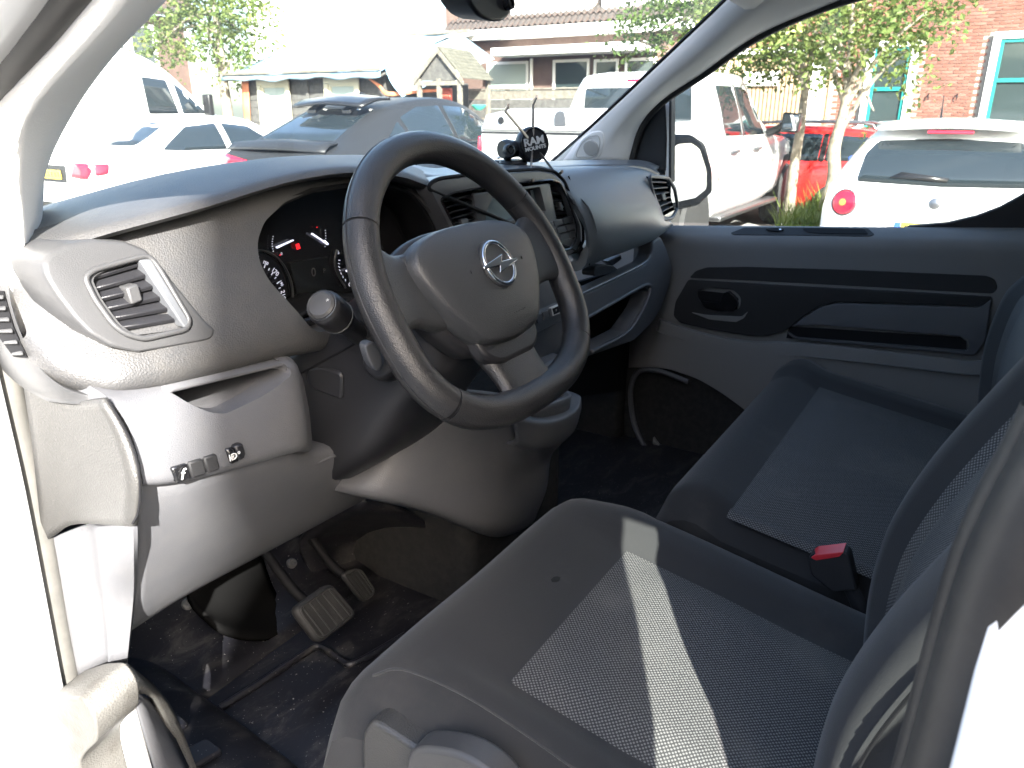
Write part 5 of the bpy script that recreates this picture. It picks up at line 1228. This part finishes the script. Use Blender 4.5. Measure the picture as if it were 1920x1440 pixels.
wv = thing('panel_van', 'tall white panel van parked behind the white saloon', 'van', (2.4, 13.2, 0), 0)
VS = [(0, .95, .45, 1.4, 2.40, .84), (.12, 1.0, .42, 1.42, 2.50, .86), (2.0, 1.0, .40, 1.42, 2.54, .87), (3.9, 1.0, .40, 1.42, 2.54, .87), (4.5, 1.0, .40, 1.42, 2.46, .85), (5.1, 1.0, .40, 1.42, 2.20, .80), (5.75, 1.0, .40, 1.40, 1.62, .82), (6.4, .96, .45, 1.15, 1.22, .78), (6.6, .86, .5, .95, 1.0, .6)]
wvb = hull('body', VS, 'car_white', wv)
side_pane('cab_window', wvb, [(4.55, 1.48), (5.12, 1.48), (5.02, 2.02), (4.55, 2.06)], wv); side_pane('cab_window', wvb, [(5.2, 1.48), (5.70, 1.48), (5.36, 1.84), (5.16, 1.98)], wv)
prism('windscreen', [V(5.78, -.72, 1.56), V(5.78, .72, 1.56), V(5.12, .66, 2.16), V(5.12, -.66, 2.16)], V(.02, 0, .012), 'car_glass', wv, 0)
for s in (-1, 1):
    for x in (1.2, 5.3): wheel(wv, x, s*.88, .36)
    prism('door_mirror', [V(5.55, s*1.04, 1.45), V(5.55, s*1.22, 1.45), V(5.55, s*1.22, 1.80), V(5.55, s*1.04, 1.80)], V(.1, 0, 0), 'car_black', wv, .02)

# --- red car, side on, beyond the trees
rc = thing('estate_car', 'red estate car seen side on behind the tree trunks', 'car', (11.2, 1.2, 0), R(90))
RS = [(-.02, .72, .34, .70, 1.0, .60), (.06, .84, .27, .82, 1.14, .62), (.3, .86, .24, .84, 1.26, .60), (.9, .86, .22, .84, 1.33, .58), (1.8, .86, .22, .83, 1.34, .58), (2.4, .86, .22, .82, 1.24, .57), (3.0, .86, .22, .80, .92, .62), (3.7, .82, .24, .74, .78, .58), (4.1, .70, .3, .6, .64, .5)]
rcb = hull('body', RS, 'car_red', rc)
side_pane('side_window', rcb, [(.28, .90), (.95, .88), (.95, 1.22), (.45, 1.20)], rc); side_pane('side_window', rcb, [(1.04, .88), (1.72, .87), (1.72, 1.23), (1.04, 1.23)], rc); side_pane('side_window', rcb, [(1.80, .87), (2.72, .86), (2.3, 1.13), (1.80, 1.22)], rc)
for s in (-1, 1):
    tube('roof_rail', [V(.4, s*.52, 1.30), V(.6, s*.52, 1.375), V(2.0, s*.52, 1.375), V(2.2, s*.52, 1.29)], .018, 'alloy', rc, 8, 3)
    for x in (.75, 3.25): wheel(rc, x, s*.77, .30)
    side_pane('window_post', rcb, [(.96, .87), (1.03, .87), (1.03, 1.24), (.96, 1.24)], rc, 'car_black', .007, (s,)); side_pane('window_post', rcb, [(1.73, .86), (1.79, .86), (1.79, 1.23), (1.73, 1.23)], rc, 'car_black', .007, (s,))

# ---------------------------------------------------------------- buildings, all facing the car park
BX = 18.0
def B(u, v, x=BX): return at(u, v, x=x)
def zof(v, x=BX, u=1000): return B(u, v, x).z
def yof(u, x=BX, v=150): return B(u, v, x).y
def panel(name, x, y0, y1, z0, z1, d, m, parent, b=.01): return box(name, (x, min(y0, y1), min(z0, z1)), (x+d, max(y0, y1), max(z0, z1)), m, parent, b, 1)
def window(parent, x, y0, y1, z0, z1, fr_m, outer_m=None, bars=(), pane='house_glass', fw=.07, name='window'):
    y0, y1 = min(y0, y1), max(y0, y1)
    g = panel(name, x-.01, y0, y1, z0, z1, .03, pane, parent, 0)
    def fr(m, o, w_, xx):
        panel('frame', xx, y0-o, y1+o, z1+o-w_, z1+o, .05, m, g, .005); panel('frame', xx, y0-o, y1+o, z0-o, z0-o+w_, .05, m, g, .005)
        panel('frame', xx, y0-o, y0-o+w_, z0-o+w_+.002, z1+o-w_-.002, .05, m, g, .005); panel('frame', xx, y1+o-w_, y1+o, z0-o+w_+.002, z1+o-w_-.002, .05, m, g, .005)
    fr(fr_m, 0, fw, x-.05)
    if outer_m: fr(outer_m, .13, .13, x-.09)
    for kind, f in bars:
        if kind == 'h': z = z0+(z1-z0)*f; panel('bar', x-.055, y0+fw, y1-fw, z-.04, z+.04, .05, fr_m, g, .004)
        else: y = y0+(y1-y0)*f; panel('bar', x-.056, y-.035, y+.035, z0+fw, z1-fw, .05, fr_m, g, .004)
    return g
# brick building with teal windows
bb = thing('brick_building', 'red brick building with tall teal framed windows across the car park', 'building')
yl, yr = yof(1560), -6.0
wall = panel('wall', BX+.012, yr, yl, 0, 6.4, .3, 'mortar', bb, 0)
def wrect(u0, u1, v0, v1): return (B(u1, 150).y, B(u0, 150).y, B(u0, v1).z, B(u0, v0).z)
w1 = wrect(1634, 1702, 90, 260); w2 = wrect(1862, 1975, 74, 270)
window(bb, BX-.02, w1[0], w1[1], .95, w1[3], 'teal_paint', 'win_white', (('h', .55),)); window(bb, BX-.02, w2[0], w2[1], .95, w2[3], 'teal_paint', 'win_white', (('h', .60),))
window(bb, BX-.02, w2[0]-2.6, w2[1]-2.6, .95, w2[3], 'teal_paint', 'win_white', (('h', .60),))
for u in (1740, 1794):
    p = B(u, 183, BX-.02); tube('wall_hook', [p+V(.02, 0, .06), p+V(-.04, 0, .05), p+V(-.05, 0, -.03)], .016, 'car_black', bb, 6, 3)
holes = [(a-.14, b-.0+.14, .8, d+.14) for a, b, c_, d in (w1, w2, (w2[0]-2.6, w2[1]-2.6, 0, w2[3]))]
bw, bh, pw, phh = .205, .050, .218, .0635
bme = None; seen_b = []; rest = []
ci = 0; z = .03
while z < 5.6:
    y = yr+(.5*pw if ci % 2 else 0)
    while y+bw < yl:
        if not any(y+bw > h0 and y < h1 and z+bh > h2 and z < h3 for h0, h1, h2, h3 in holes):
            if -.45 < y < yl and 1.35 < z < 4.0: seen_b.append((y, z))
            elif y > -3.2 and z > 1: rest.append((y, z))
        y += pw
    z += phh; ci += 1
def brick_mesh():
    bm = bmesh.new(); bmesh.ops.create_cube(bm, size=1)
    for v in bm.verts: v.co = V(v.co.x*.02, v.co.y*bw, v.co.z*bh)
    me = bpy.data.meshes.new('brick'); bm.to_mesh(me); bm.free(); return me
noise_col('brick_light', (.19, .080, .060), (.245, .115, .088), 3, .85); noise_col('brick_dark', (.135, .056, .042), (.18, .085, .064), 3, .85)
bmes = []
for m_ in ('brick_red', 'brick_light', 'brick_dark'):
    me = brick_mesh(); me.materials.append(MATS[m_]); bmes.append(me)
seen_b.sort(key=lambda q: abs(q[0]-1.6)+abs(q[1]-2.3)*.8)
for y, z in seen_b[:300]:
    o = bpy.data.objects.new('brick', random.choice(bmes)); COL.objects.link(o); o.parent = wall
    o.location = (BX+.006+random.uniform(-.003, .002), y+bw/2, z+bh/2)
rest += seen_b[300:]
vs, fs = [], []
for y, z in rest:
    x = BX+random.uniform(-.004, .002); b0 = len(vs)
    vs += [V(x, y, z), V(x, y+bw, z), V(x, y+bw, z+bh), V(x, y, z+bh), V(x+.02, y, z), V(x+.02, y+bw, z), V(x+.02, y+bw, z+bh), V(x+.02, y, z+bh)]
    fs += [(b0, b0+3, b0+2, b0+1), (b0, b0+1, b0+5, b0+4), (b0+3, b0+7, b0+6, b0+2), (b0, b0+4, b0+7, b0+3), (b0+1, b0+2, b0+6, b0+5)]
br = new('brickwork', vs, fs, 'brick_red', wall, 0); br['kind'] = 'stuff'
panel('roof_edge', BX-.4, yr, yl, 6.4, 6.7, 1.0, 'win_white', bb)

# annex clad in upright timber battens
an = thing('timber_annex', 'annex clad in upright brown timber battens beside the brick building', 'building')
y0, y1 = yof(1562), yof(1330)
panel('wall', BX+.10, y0, y1, 0, zof(118), .3, 'hut_wood', an, 0)
n_ = 30
for k in range(n_):
    y = y0+(y1-y0)*(k+.5)/n_; panel('batten', BX+.02, y-.035, y+.035, .1, zof(119), .06, 'cladding', an, .004)
panel('fascia', BX-.05, y0, y1, zof(118), zof(108), .3, 'win_white', an)
panel('sign_board', BX-.06, yof(1395), yof(1462), zof(168), zof(145), .05, 'win_white', an)
panel('door', BX-.02, yof(1548), yof(1516), 0, zof(130), .05, 'win_white', an)
sheet('upper_wall', [[V(BX+.2, y0, zof(106)), V(BX+.2, y1, zof(106))], [V(BX+.2, y0, 6.0), V(BX+.2, y1, 6.0)]], 'brick_red', an, 2, 2)

# brown brick house with a tiled roof
hs_ = thing('brick_house', 'brown brick house with pantile roof, white gutter and broad windows behind the playhouse', 'house')
y0, y1 = yof(1330), yof(858)
hw = panel('wall', BX, y0, y1, 0, zof(70), .3, 'brick_brown', hs_, 0)
cour = []
zz = zof(165)
ze = zof(74)
panel('fascia', BX-.32, y0-.2, y1+.25, zof(72), zof(52), .5, 'win_white', hs_)
panel('canopy', BX-.9, yof(1230), yof(954), zof(107), zof(92), .9, 'win_white', hs_)
rz0 = zof(53); 
nt_, nr_ = 46, 12
tile = bmesh.new()
tw_ = (y1-y0+.5)/nt_; tl_ = .36
prof_t = [(0, .0), (.18, .035), (.36, .05), (.54, .035), (.70, 0), (.85, -.012), (1.0, 0)]
vs = [V(0, a*tw_*1.02, b) for a, b in prof_t]+[V(tl_*.80, a*tw_*1.02, b+tl_*.80*.78-.03) for a, b in prof_t]
fs = [(i, i+1, i+8, i+7) for i in range(6)]
tme = bpy.data.meshes.new('roof_tile'); tme.from_pydata([tuple(v) for v in vs], [], fs); tme.materials.append(MATS['pantile']); tme.polygons.foreach_set('use_smooth', [True]*6)
roof = new('roof', [V(BX-.30, y0-.2, rz0-.02), V(BX-.30, y1+.25, rz0-.02), V(BX+3.2, y1+.25, rz0+2.7), V(BX+3.2, y0-.2, rz0+2.7)], [(0, 1, 2, 3)], 'hut_wood', hs_, 0)
cnt = 0
dor = [(yof(1100), yof(952)), (yof(1330), yof(1118))]
for j in range(nr_):
    for i in range(nt_):
        yy = y0-.2+i*tw_
        if j > 1 and any(a-.05 < yy+tw_*.5 < b+.05 for a, b in [(min(d), max(d)) for d in dor]): continue
        if cnt >= 290 or j > 8: continue
        o = bpy.data.objects.new('roof_tile', tme); COL.objects.link(o); o.parent = roof; o.location = (BX-.30+j*.29, yy, rz0+.02+j*.29*.78+random.uniform(0, .008)); cnt += 1
for a, b in dor:
    dm_ = panel('dormer', BX+.15, a, b, rz0+.35, rz0+2.4, 1.6, 'win_white', hs_)
    window(dm_, BX+.14, min(a, b)+.35, max(a, b)-.35, rz0+.62, rz0+1.8, 'win_white', None, (('v', .5),))
ch = box('chimney', (BX+.1, y1+.05, rz0-.2), (BX+.6, y1+.45, rz0+.75), 'brick_brown', hs_, .01)
panel('chimney_cap', BX+.05, y1, y1+.5, rz0+.75, rz0+.85, .6, 'mortar', ch)
window(hs_, BX-.02, yof(915), yof(992), .9, zof(114), 'win_white', None, (), 'curtain'); window(hs_, BX-.02, yof(1038), yof(1106), .9, zof(114), 'win_white', None, (), 'house_glass'); window(hs_, BX-.02, yof(1114), yof(1160), .1, zof(116), 'win_white', None, (('h', .45),), name='door'); window(hs_, BX-.02, yof(1172), yof(1230), .9, zof(116), 'win_white')
for k in range(26):
    y = yof(917)+(yof(990)-yof(917))*(k+.5)/26; tube('curtain_fold', [V(BX-.035, y, 1.0), V(BX-.04, y, zof(117))], .022, 'curtain', hs_, 5, 1)
tube('downpipe', [V(BX-.08, yof(999), .1), V(BX-.08, yof(999), zof(110))], .045, 'win_white', hs_, 8, 1)

# glazed porch, white rendered house
gp_ = thing('conservatory', 'white framed glazed porch left of the brown brick house', 'porch')
y0, y1 = yof(856, 17), yof(738, 17)
for k in range(5):
    y = y0+(y1-y0)*k/4; panel('post', 17, y-.04, y+.04, 0, zof(62, 17), .1, 'win_white', gp_)
for k in range(4):
    a, b = y0+(y1-y0)*k/4, y0+(y1-y0)*(k+1)/4; panel('pane', 17.04, min(a, b)+.05, max(a, b)-.05, 1.6, zof(66, 17), .02, 'house_glass', gp_, 0); panel('panel', 17.02, min(a, b)+.05, max(a, b)-.05, 0, 1.58, .06, 'win_white', gp_)
prism('porch_roof', [V(16.8, y0-.2, zof(64, 17)), V(16.8, y1+.2, zof(64, 17)), V(16.8, y1+.2, zof(52, 17)), V(16.8, y0-.2, zof(60, 17))], V(2.2, 0, .3), 'win_white', gp_, .02)
rh = thing('rendered_house', 'tall white rendered house wall behind the wooden hut', 'house')
y0, y1 = yof(742, 19), yof(478, 19)
panel('wall', 19, y0, y1, 0, 7.5, .3, 'render_white', rh, 0)
panel('eaves', 18.7, y0-.3, y1+.3, 7.5, 7.8, 1.0, 'win_white', rh)
tube('downpipe', [V(18.93, yof(650, 18.93), .1), V(18.93, yof(650, 18.93), 7.4)], .04, 'win_white', rh, 8, 1)
window(rh, 18.98, yof(600, 19)-.5, yof(600, 19)+.5, 5.2, 6.6, 'win_white')
# house behind the white van
lh = thing('far_house', 'brown brick house with white framed windows behind the white van', 'house')
xx = 15.0; Yl = 24.0
def Q(u, v): return at(u, v, y=Yl)
a, b = Q(120, 60), Q(345, 60)
lw_ = box('wall', (a.x, Yl, 0), (b.x, Yl+.3, Q(230, 22).z), 'brick_brown', lh, 0)
for u0, u1 in ((196, 206), (218, 232), (242, 288)):
    p, q_ = Q(u0, 50), Q(u1, 96)
    wn = box('window', (p.x, Yl-.02, Q(230, 125).z), (q_.x, Yl+.02, p.z), 'house_glass', lh, 0)
    for fx0, fx1 in ((p.x-.12, p.x), (q_.x, q_.x+.12)): box('frame', (fx0, Yl-.06, Q(230, 125).z), (fx1, Yl, p.z+.1), 'win_white', wn, .01)
    box('frame', (p.x-.12, Yl-.062, p.z), (q_.x+.12, Yl, p.z+.12), 'win_white', wn, .01)
prism('roof', [V(a.x-.3, Yl-.5, Q(230, 24).z), V(b.x+.4, Yl-.5, Q(230, 24).z), V(b.x+.4, Yl+3.5, Q(230, 24).z+3), V(a.x-.3, Yl+3.5, Q(230, 24).z+3)], V(0, 0, .15), 'pantile', lh, 0)

# ---------------------------------------------------------------- wooden hut with tarpaulin roof, playhouse, fence
HX_ = 13.0
def hz(v, u=600): return at(u, v, x=HX_).z
def hy(u, v=170): return at(u, v, x=HX_).y
ht = thing('wooden_hut', 'dark plank hut with pale window frames behind the grey car', 'hut')
y0, y1 = hy(722), hy(462)
np_ = 13; zt = hz(143)
for k in range(np_):
    z0_ = zt*k/np_; prism('plank', [V(HX_-.012, y0, z0_+.006), V(HX_+.03, y0, z0_+.006), V(HX_+.03, y0, z0_+zt/np_), V(HX_+.004, y0, z0_+zt/np_)], V(0, y1-y0, 0), 'hut_wood', ht, 0)
box('hut_body', (HX_+.035, min(y0, y1), 0), (HX_+2.6, max(y0, y1), zt), 'hut_wood', ht, 0)
for u0, u1 in ((486, 550), (612, 680)):
    window(ht, HX_-.03, hy(u0+9), hy(u1-9), .5, hz(158), 'pale_paint', 'pale_paint', (), 'curtain', .06)
panel('post', HX_-.06, hy(578)-.05, hy(578)+.05, 0, zt, .05, 'hut_wood', ht)
sheet('roof', [[V(HX_-.35, y1+.3, zt-.02), V(HX_-.35, y0-.2, zt-.02)], [V(HX_+2.6, y1+.3, zt+.95), V(HX_+2.6, y0-.2, zt+.95)]], 'hut_wood', ht, 3, 3, t=.05)
tp = thing('tarpaulin', 'pale blue tarpaulin stretched over the hut roof', 'tarpaulin')
rows = []
for j in range(9):
    f = j/8; r_ = []
    for i in range(25):
        gx = i/24; y = y1+.4+(y0-.25-y1-.4)*gx
        r_.append(V(HX_-.40+f*3.0, y, zt+.05+f*1.0+.015*math.sin(gx*31+f*3)+.02*math.sin(gx*13-f*7)))
    rows.append(r_)
rows = [[p+V(-.02, 0, -.13+.012*math.sin(i*1.3)) for i, p in enumerate(rows[0])]]+rows
sheet('sheet', rows, 'tarp', tp, 1, 2, t=.008)
sheet('side_drape', [[V(HX_-.2, y0-.2, zt+.12), V(HX_+1.2, y0-.25, zt+.6), V(HX_+2.6, y0-.3, zt+1.0)], [V(HX_-.3, y0-.45, zt-.20), V(HX_+1.2, y0-.6, zt+.25), V(HX_+2.6, y0-.8, zt+.7)], [V(HX_-.3, y0-.75, zt-.5), V(HX_+1.2, y0-1.0, zt), V(HX_+2.6, y0-1.3, zt+.4)]], 'tarp', tp, 5, 5, t=.008)
box('batten', (HX_-.46, y0-.25, zt+.06), (HX_-.40, y1+.35, zt+.12), 'old_wood', tp, .008)
box('roof_timber', (HX_+2.5, hy(760), zt+1.02), (HX_+2.62, hy(640), zt+1.10), 'old_wood', tp, .01)
ot = thing('orange_tarpaulin', 'orange tarpaulin hanging down the left end of the hut', 'tarpaulin')
sheet('sheet', [[V(HX_-.08, y1+.05, zt), V(HX_-.1, y1-.25, zt)], [V(HX_-.12, y1+.06, zt*.6), V(HX_-.10, y1-.16, zt*.6)], [V(HX_-.08, y1+.0, zt*.1), V(HX_-.1, y1-.08, zt*.1)]], 'orange_tarp', ot, 4, 5, t=.006)
o2 = thing('orange_cover', 'orange cover sagging between the hut and the playhouse', 'tarpaulin')
sheet('sheet', [[at(u, v, x=HX_-.2) for u, v in r] for r in (((690, 143), (712, 158), (730, 172), (790, 168), (830, 166)), ((690, 147), (710, 164), (728, 180), (790, 174), (830, 172)))], 'orange_tarp', o2, 5, 3, t=.01)
# playhouse
PX = 12.6
def py(u, v=150): return at(u, v, x=PX).y
def pz(v, u=860): return at(u, v, x=PX).z
pl_ = thing('playhouse', 'weathered wooden playhouse on posts with shingled gable roof', 'playhouse')
ya, yb, ym = py(775), py(868), py(822); zr_, ze_ = pz(86), pz(148)
dep = V(1.5, -.72, 0)*.0
BK = V(0, 0, 0)
ax = at(868, 148, x=PX); bx_ = at(925, 150, x=PX+1.6); vec = V(bx_.x-ax.x, bx_.y-ax.y, 0)
for s, ye in ((1, ya), (-1, yb)):
    n_ = 9
    for k in range(n_):
        f0, f1 = k/n_, (k+1)/n_+.02
        p0 = V(PX, ym+(ye-ym)*f0, zr_+(ze_-zr_)*f0); p1 = V(PX, ym+(ye-ym)*f1, zr_+(ze_-zr_)*f1)
        prism('shingle_board', [p0+V(0, 0, .006*(k % 2)), p1+V(0, 0, .02), p1+V(0, 0, .045), p0+V(0, 0, .03)], vec, 'shingle', pl_, .004, 1)
    prism('barge_board', [V(PX-.03, ym, zr_), V(PX-.03, ym, zr_-.12), V(PX-.03, ye, ze_-.12), V(PX-.03, ye, ze_)], V(.03, 0, 0), 'old_wood', pl_, .004, 1)
prism('gable_board', [V(PX+.06, ym, zr_-.06), V(PX+.06, ya-.12, ze_-.02), V(PX+.06, yb+.12, ze_-.02)], V(.03, 0, 0), 'hut_wood', pl_, 0)
for yy in (ya-.12, yb+.12, (ya+yb)/2):
    for dv in (V(0, 0, 0), vec*.92):
        if yy == (ya+yb)/2 and dv.length: continue
        p = V(PX+.05, yy, 0)+dv; box('post', (p.x-.045, p.y-.045, 0), (p.x+.045, p.y+.045, ze_+.02), 'old_wood', pl_, .008)
prism('floor_deck', [V(PX, ya-.1, .75), V(PX, yb+.1, .75), V(PX, yb+.1, .83), V(PX, ya-.1, .83)], vec, 'old_wood', pl_, .005)
for z0_ in (1.28, ze_-.12): box('rail', (PX+.0, min(ya, yb), z0_), (PX+.04, max(ya, yb), z0_+.09), 'old_wood', pl_, .006)
for k in range(7):
    y = yb+.1+(ya-yb-.2)*k/6
    if k < 5: box('baluster', (PX+.01, y-.04, .83), (PX+.03, y+.04, 1.28), 'old_wood', pl_, .004)
prism('side_rail', [V(PX+.05, yb+.1, 1.28), V(PX+.05, yb+.14, 1.28), V(PX+.05, yb+.14, 1.37), V(PX+.05, yb+.1, 1.37)], vec, 'old_wood', pl_, .004)
cp = lathe('play_bowl', [(.06, 0), (.13, .05), (.16, .10), (.15, .11), (.10, .04), (.0001, .02)], 'cup_green', None, 20, at(898, 202, x=PX+.6)+V(0, 0, -.05)); tag(cp, 'small green plastic bowl on the playhouse rail', 'bowl')
pb_ = box('toy_slide', (PX+.4, py(822), .85), (PX+.5, py(796), pz(163)), 'play_red', None, .02); tag(pb_, 'red plastic slide board standing inside the playhouse', 'slide')
bn = box('wheelie_bin', (PX+1.2, py(818)+.5, .0), (PX+1.9, py(790)+.5, pz(150)), 'car_black', None, .04); tag(bn, 'dark bin standing behind the playhouse', 'bin')
# board fence
FX = 16.2
fn = thing('board_fence', 'grey horizontal board fence in front of the brown brick house', 'fence')
y0, y1 = at(1300, 180, x=FX).y, at(760, 180, x=FX).y; zt = at(1000, 168, x=FX).z
for k in range(9):
    z0_ = zt*k/9; m_ = 'old_wood' if k % 4 != 2 else 'hut_wood'
    box('board', (FX+random.uniform(-.01, .01), y0, z0_+.005), (FX+.03, y1, z0_+zt/9-.006), 'hut_wood' if k in (6, 7) else 'old_wood', fn, .004)
for k in range(6):
    y = y0+(y1-y0)*k/5; box('post', (FX+.035, y-.05, 0), (FX+.12, y+.05, zt+.05), 'old_wood', fn, .006)
box('capping', (FX-.04, y0, zt+.002), (FX+.07, y1, zt+.04), 'old_wood', fn, .005)

# ---------------------------------------------------------------- trees
def leaf_cloud(name, blobs, n, size, m, parent, seed=1, thin=1.):
    rnd_ = random.Random(seed); vs, fs = [], []
    tot = sum(r_[0]*r_[1]*r_[2] for _, r_ in blobs)
    for c_, r_ in blobs:
        k = int(n*(r_[0]*r_[1]*r_[2])/tot)
        # leaves sit on twigs: small clusters spread through the blob
        for t in range(max(1, k//9)):
            while True:
                p = V(rnd_.uniform(-1, 1), rnd_.uniform(-1, 1), rnd_.uniform(-1, 1))
                if .15 < p.length < 1: break
            tw0 = c_+V(p.x*r_[0], p.y*r_[1], p.z*r_[2])
            td = (p+V(rnd_.uniform(-.6, .6), rnd_.uniform(-.6, .6), rnd_.uniform(-.8, .3))).normalized()
            for q in range(9):
                o_ = tw0+td*(q*size*.55)+V(rnd_.uniform(-1, 1), rnd_.uniform(-1, 1), rnd_.uniform(-1, 1))*size*.7
                a = V(rnd_.uniform(-1, 1), rnd_.uniform(-1, 1), rnd_.uniform(-1, .4)).normalized()
                b = a.cross(V(rnd_.uniform(-1, 1), rnd_.uniform(-1, 1), rnd_.uniform(-1, 1))).normalized()
                s = size*rnd_.uniform(.6, 1.25); nrm_ = a.cross(b)*s*.12
                i0 = len(vs)
                vs += [o_, o_+a*s*.45+b*s*.34+nrm_, o_+a*s, o_+a*s*.45-b*s*.34+nrm_]
                fs += [(i0, i0+1, i0+2), (i0, i0+2, i0+3)]
    return new(name, vs, fs, m, parent, 0)
def tree(label, base, hgt, rad, blobs, n, size, m, seed, lean=(0, 0), group=None, cat='tree', limbs=True):
    t = thing('tree', label, cat, (0, 0, 0), 0, group)
    b = Vector(base); rn = random.Random(seed)
    pth = [b+V(lean[0]*f+rn.uniform(-.03, .03), lean[1]*f+rn.uniform(-.03, .03), hgt*f) for f in (0, .15, .35, .55, .75, 1)]
    tr = tube('trunk', pth, [rad*1.35, rad*1.05, rad, rad*.9, rad*.75, rad*.5], 'bark', t, 12, 4)
    if limbs:
        for c_, r_ in blobs:
            s = pth[3].lerp(pth[5], rn.uniform(0, 1)); mid_ = s.lerp(c_, .5)+V(0, 0, .15)
            tube('limb', [s, mid_, c_], [rad*.45, rad*.3, rad*.12], 'bark', t, 7, 4)
    leaf_cloud('crown', blobs, n, size, m, t, seed)
    return t
def W(u, v, x): return at(u, v, x=x)
TX = 9.0
b1 = W(1548, 390, TX); b1.z = .15
tree('pale barked tree with broad leafy crown, nearest the white hatchback', b1, W(1590, 150, TX).z-.1, .082,
     [(W(1560, 60, TX), (.9, .75, .45)), (W(1650, 40, TX+.3), (.8, .7, .55)), (W(1500, 30, TX), (.7, .6, .5)), (W(1700, 95, TX), (.5, .40, .28)), (W(1640, 95, TX-.2), (.5, .5, .3)), (W(1600, -60, TX), (1.4, 1.4, .8)), (W(1740, 20, TX), (.5, .4, .4)), (W(1638, 208, TX), (.13, .13, .12))],
     5600, .08, 'leaf_light', 3, (W(1590, 150, TX).x-b1.x, W(1590, 150, TX).y-b1.y))
b2 = W(1494, 300, TX+.9); b2.z = .15
tree('slim tree between the pickup mirror and the red car', b2, W(1484, 110, TX+.9).z, .066,
     [(W(1430, 80, TX+.9), (.6, .5, .35)), (W(1490, 60, TX+.9), (.7, .6, .4)), (W(1380, 110, TX+.6), (.45, .4, .25)), (W(1450, 10, TX+.9), (.9, .9, .5))], 3200, .08, 'leaf_light', 5, (0, 0))
tree('leafy tree hanging over the windscreen top beside the brick house', W(1330, 400, 12.5).lerp(W(1330, 400, 12.5), 0)*1, 3.4, .12,
     [(W(1290, 20, 12.5), (.9, .9, .6)), (W(1230, 60, 12.5), (.6, .6, .3)), (W(1180, 70, 12.5), (.4, .4, .25)), (W(1340, -40, 12.5), (1.2, 1.2, .8))], 4200, .10, 'leaf', 8)
tree('bright green tree beyond the white van', V(at(420, 150, y=18).x, 18, 0), 4.0, .14,
     [(at(380, 40, y=18), (1.2, 1.0, .9)), (at(450, 60, y=18), (.8, .8, .8)), (at(330, 60, y=18.5), (.8, .7, .7)), (at(440, 110, y=17.6), (.5, .5, .5)), (at(400, -30, y=18), (1.5, 1.2, .8)), (at(300, 80, y=18.5), (.5, .5, .4))], 5200, .13, 'leaf_light', 11)
# verge with grass under the two trees
vg = new('verge', [V(7.6, 1.1, .12), V(10.2, 1.1, .12), V(10.2, 2.1, .12), V(7.6, 2.1, .12)], [(0, 1, 2, 3)], 'bark', None, 0); vg['kind'] = 'structure'
rn = random.Random(4); vs, fs = [], []
for k in range(5200):
    p = V(rn.uniform(7.6, 10.2), rn.uniform(1.15, 2.05), .12); h = rn.uniform(.10, .42)*(1 if rn.random() < .8 else 1.4); a = rn.uniform(0, 6.28); d = V(math.cos(a), math.sin(a), 0); w_ = V(-d.y, d.x, 0)*rn.uniform(.006, .014)
    i0 = len(vs); vs += [p-w_, p+w_, p+d*h*.18+V(0, 0, h*.6)+w_*.8, p+d*h*.18+V(0, 0, h*.6)-w_*.8, p+d*h*.5+V(0, 0, h)]
    fs += [(i0, i0+1, i0+2, i0+3), (i0+3, i0+2, i0+4)]
gr = new('grass', vs, fs, 'grass_blade', None, 0); gr['kind'] = 'stuff'

# ---------------------------------------------------------------- unseen stand-ins added on the left to shade the van
SX, SY = math.sin(SUN_AZ), math.cos(SUN_AZ)
def onq(q, x): return V(x, (q+x*SY)/SX, 0)
pc = onq(.705, -3.6); pp = V(-SY, SX, 0)
pt_ = thing('shadow_caster_tree', 'made-up pollarded tree out of view, added to shade the cab', 'tree')
tube('trunk', [pc+pp*o_+V(0, 0, z) for z, o_ in ((0, .12), (1.5, .12), (2.6, .12), (3.15, .12), (3.40, .07), (3.55, .01), (3.7, .0), (4.4, .0), (5.4, 0))], [.34, .28, .26, .26, .25, .232, .225, .225, .24], 'bark', pt_, 18, 3)  # girth and offsets shaped to the shadow edge wanted in the cab
lathe('caster_head', [(.2, 0), (.32, .15), (.30, .35), (.0001, .45)], 'bark', pt_, 14, pc+V(0, 0, 5.2))
leaf_cloud('crown', [(pc+V(0, 0, 5.9), (.5, .5, .5))], 500, .10, 'leaf', pt_, 17)
gb = thing('sky_blocker', 'made-up low brick block out of view, added to cut light from the left', 'garage')
box('wall', (-9.5, -9, 0), (-6.4, 11, 3.6), 'brick_brown', gb, .02)  # added to keep sky light and ground bounce off the cab
box('roof', (-9.7, -9.2, 3.6), (-6.2, 11.2, 3.75), 'hut_wood', gb, .02)
for k in range(6):
    y = -7.5+k*3.1
    d_ = box('blocker_door', (-6.42, y, .02), (-6.36, y+2.4, 2.2), 'win_white' if k % 2 else 'old_wood', gb, .01)

# ---------------------------------------------------------------- no piece sits deeper than thing > part > sub-part
def depth(o):
    n = 0
    while o.parent: o = o.parent; n += 1
    return n
for o in list(bpy.data.objects):
    while depth(o) > 2:
        o.parent = o.parent.parent
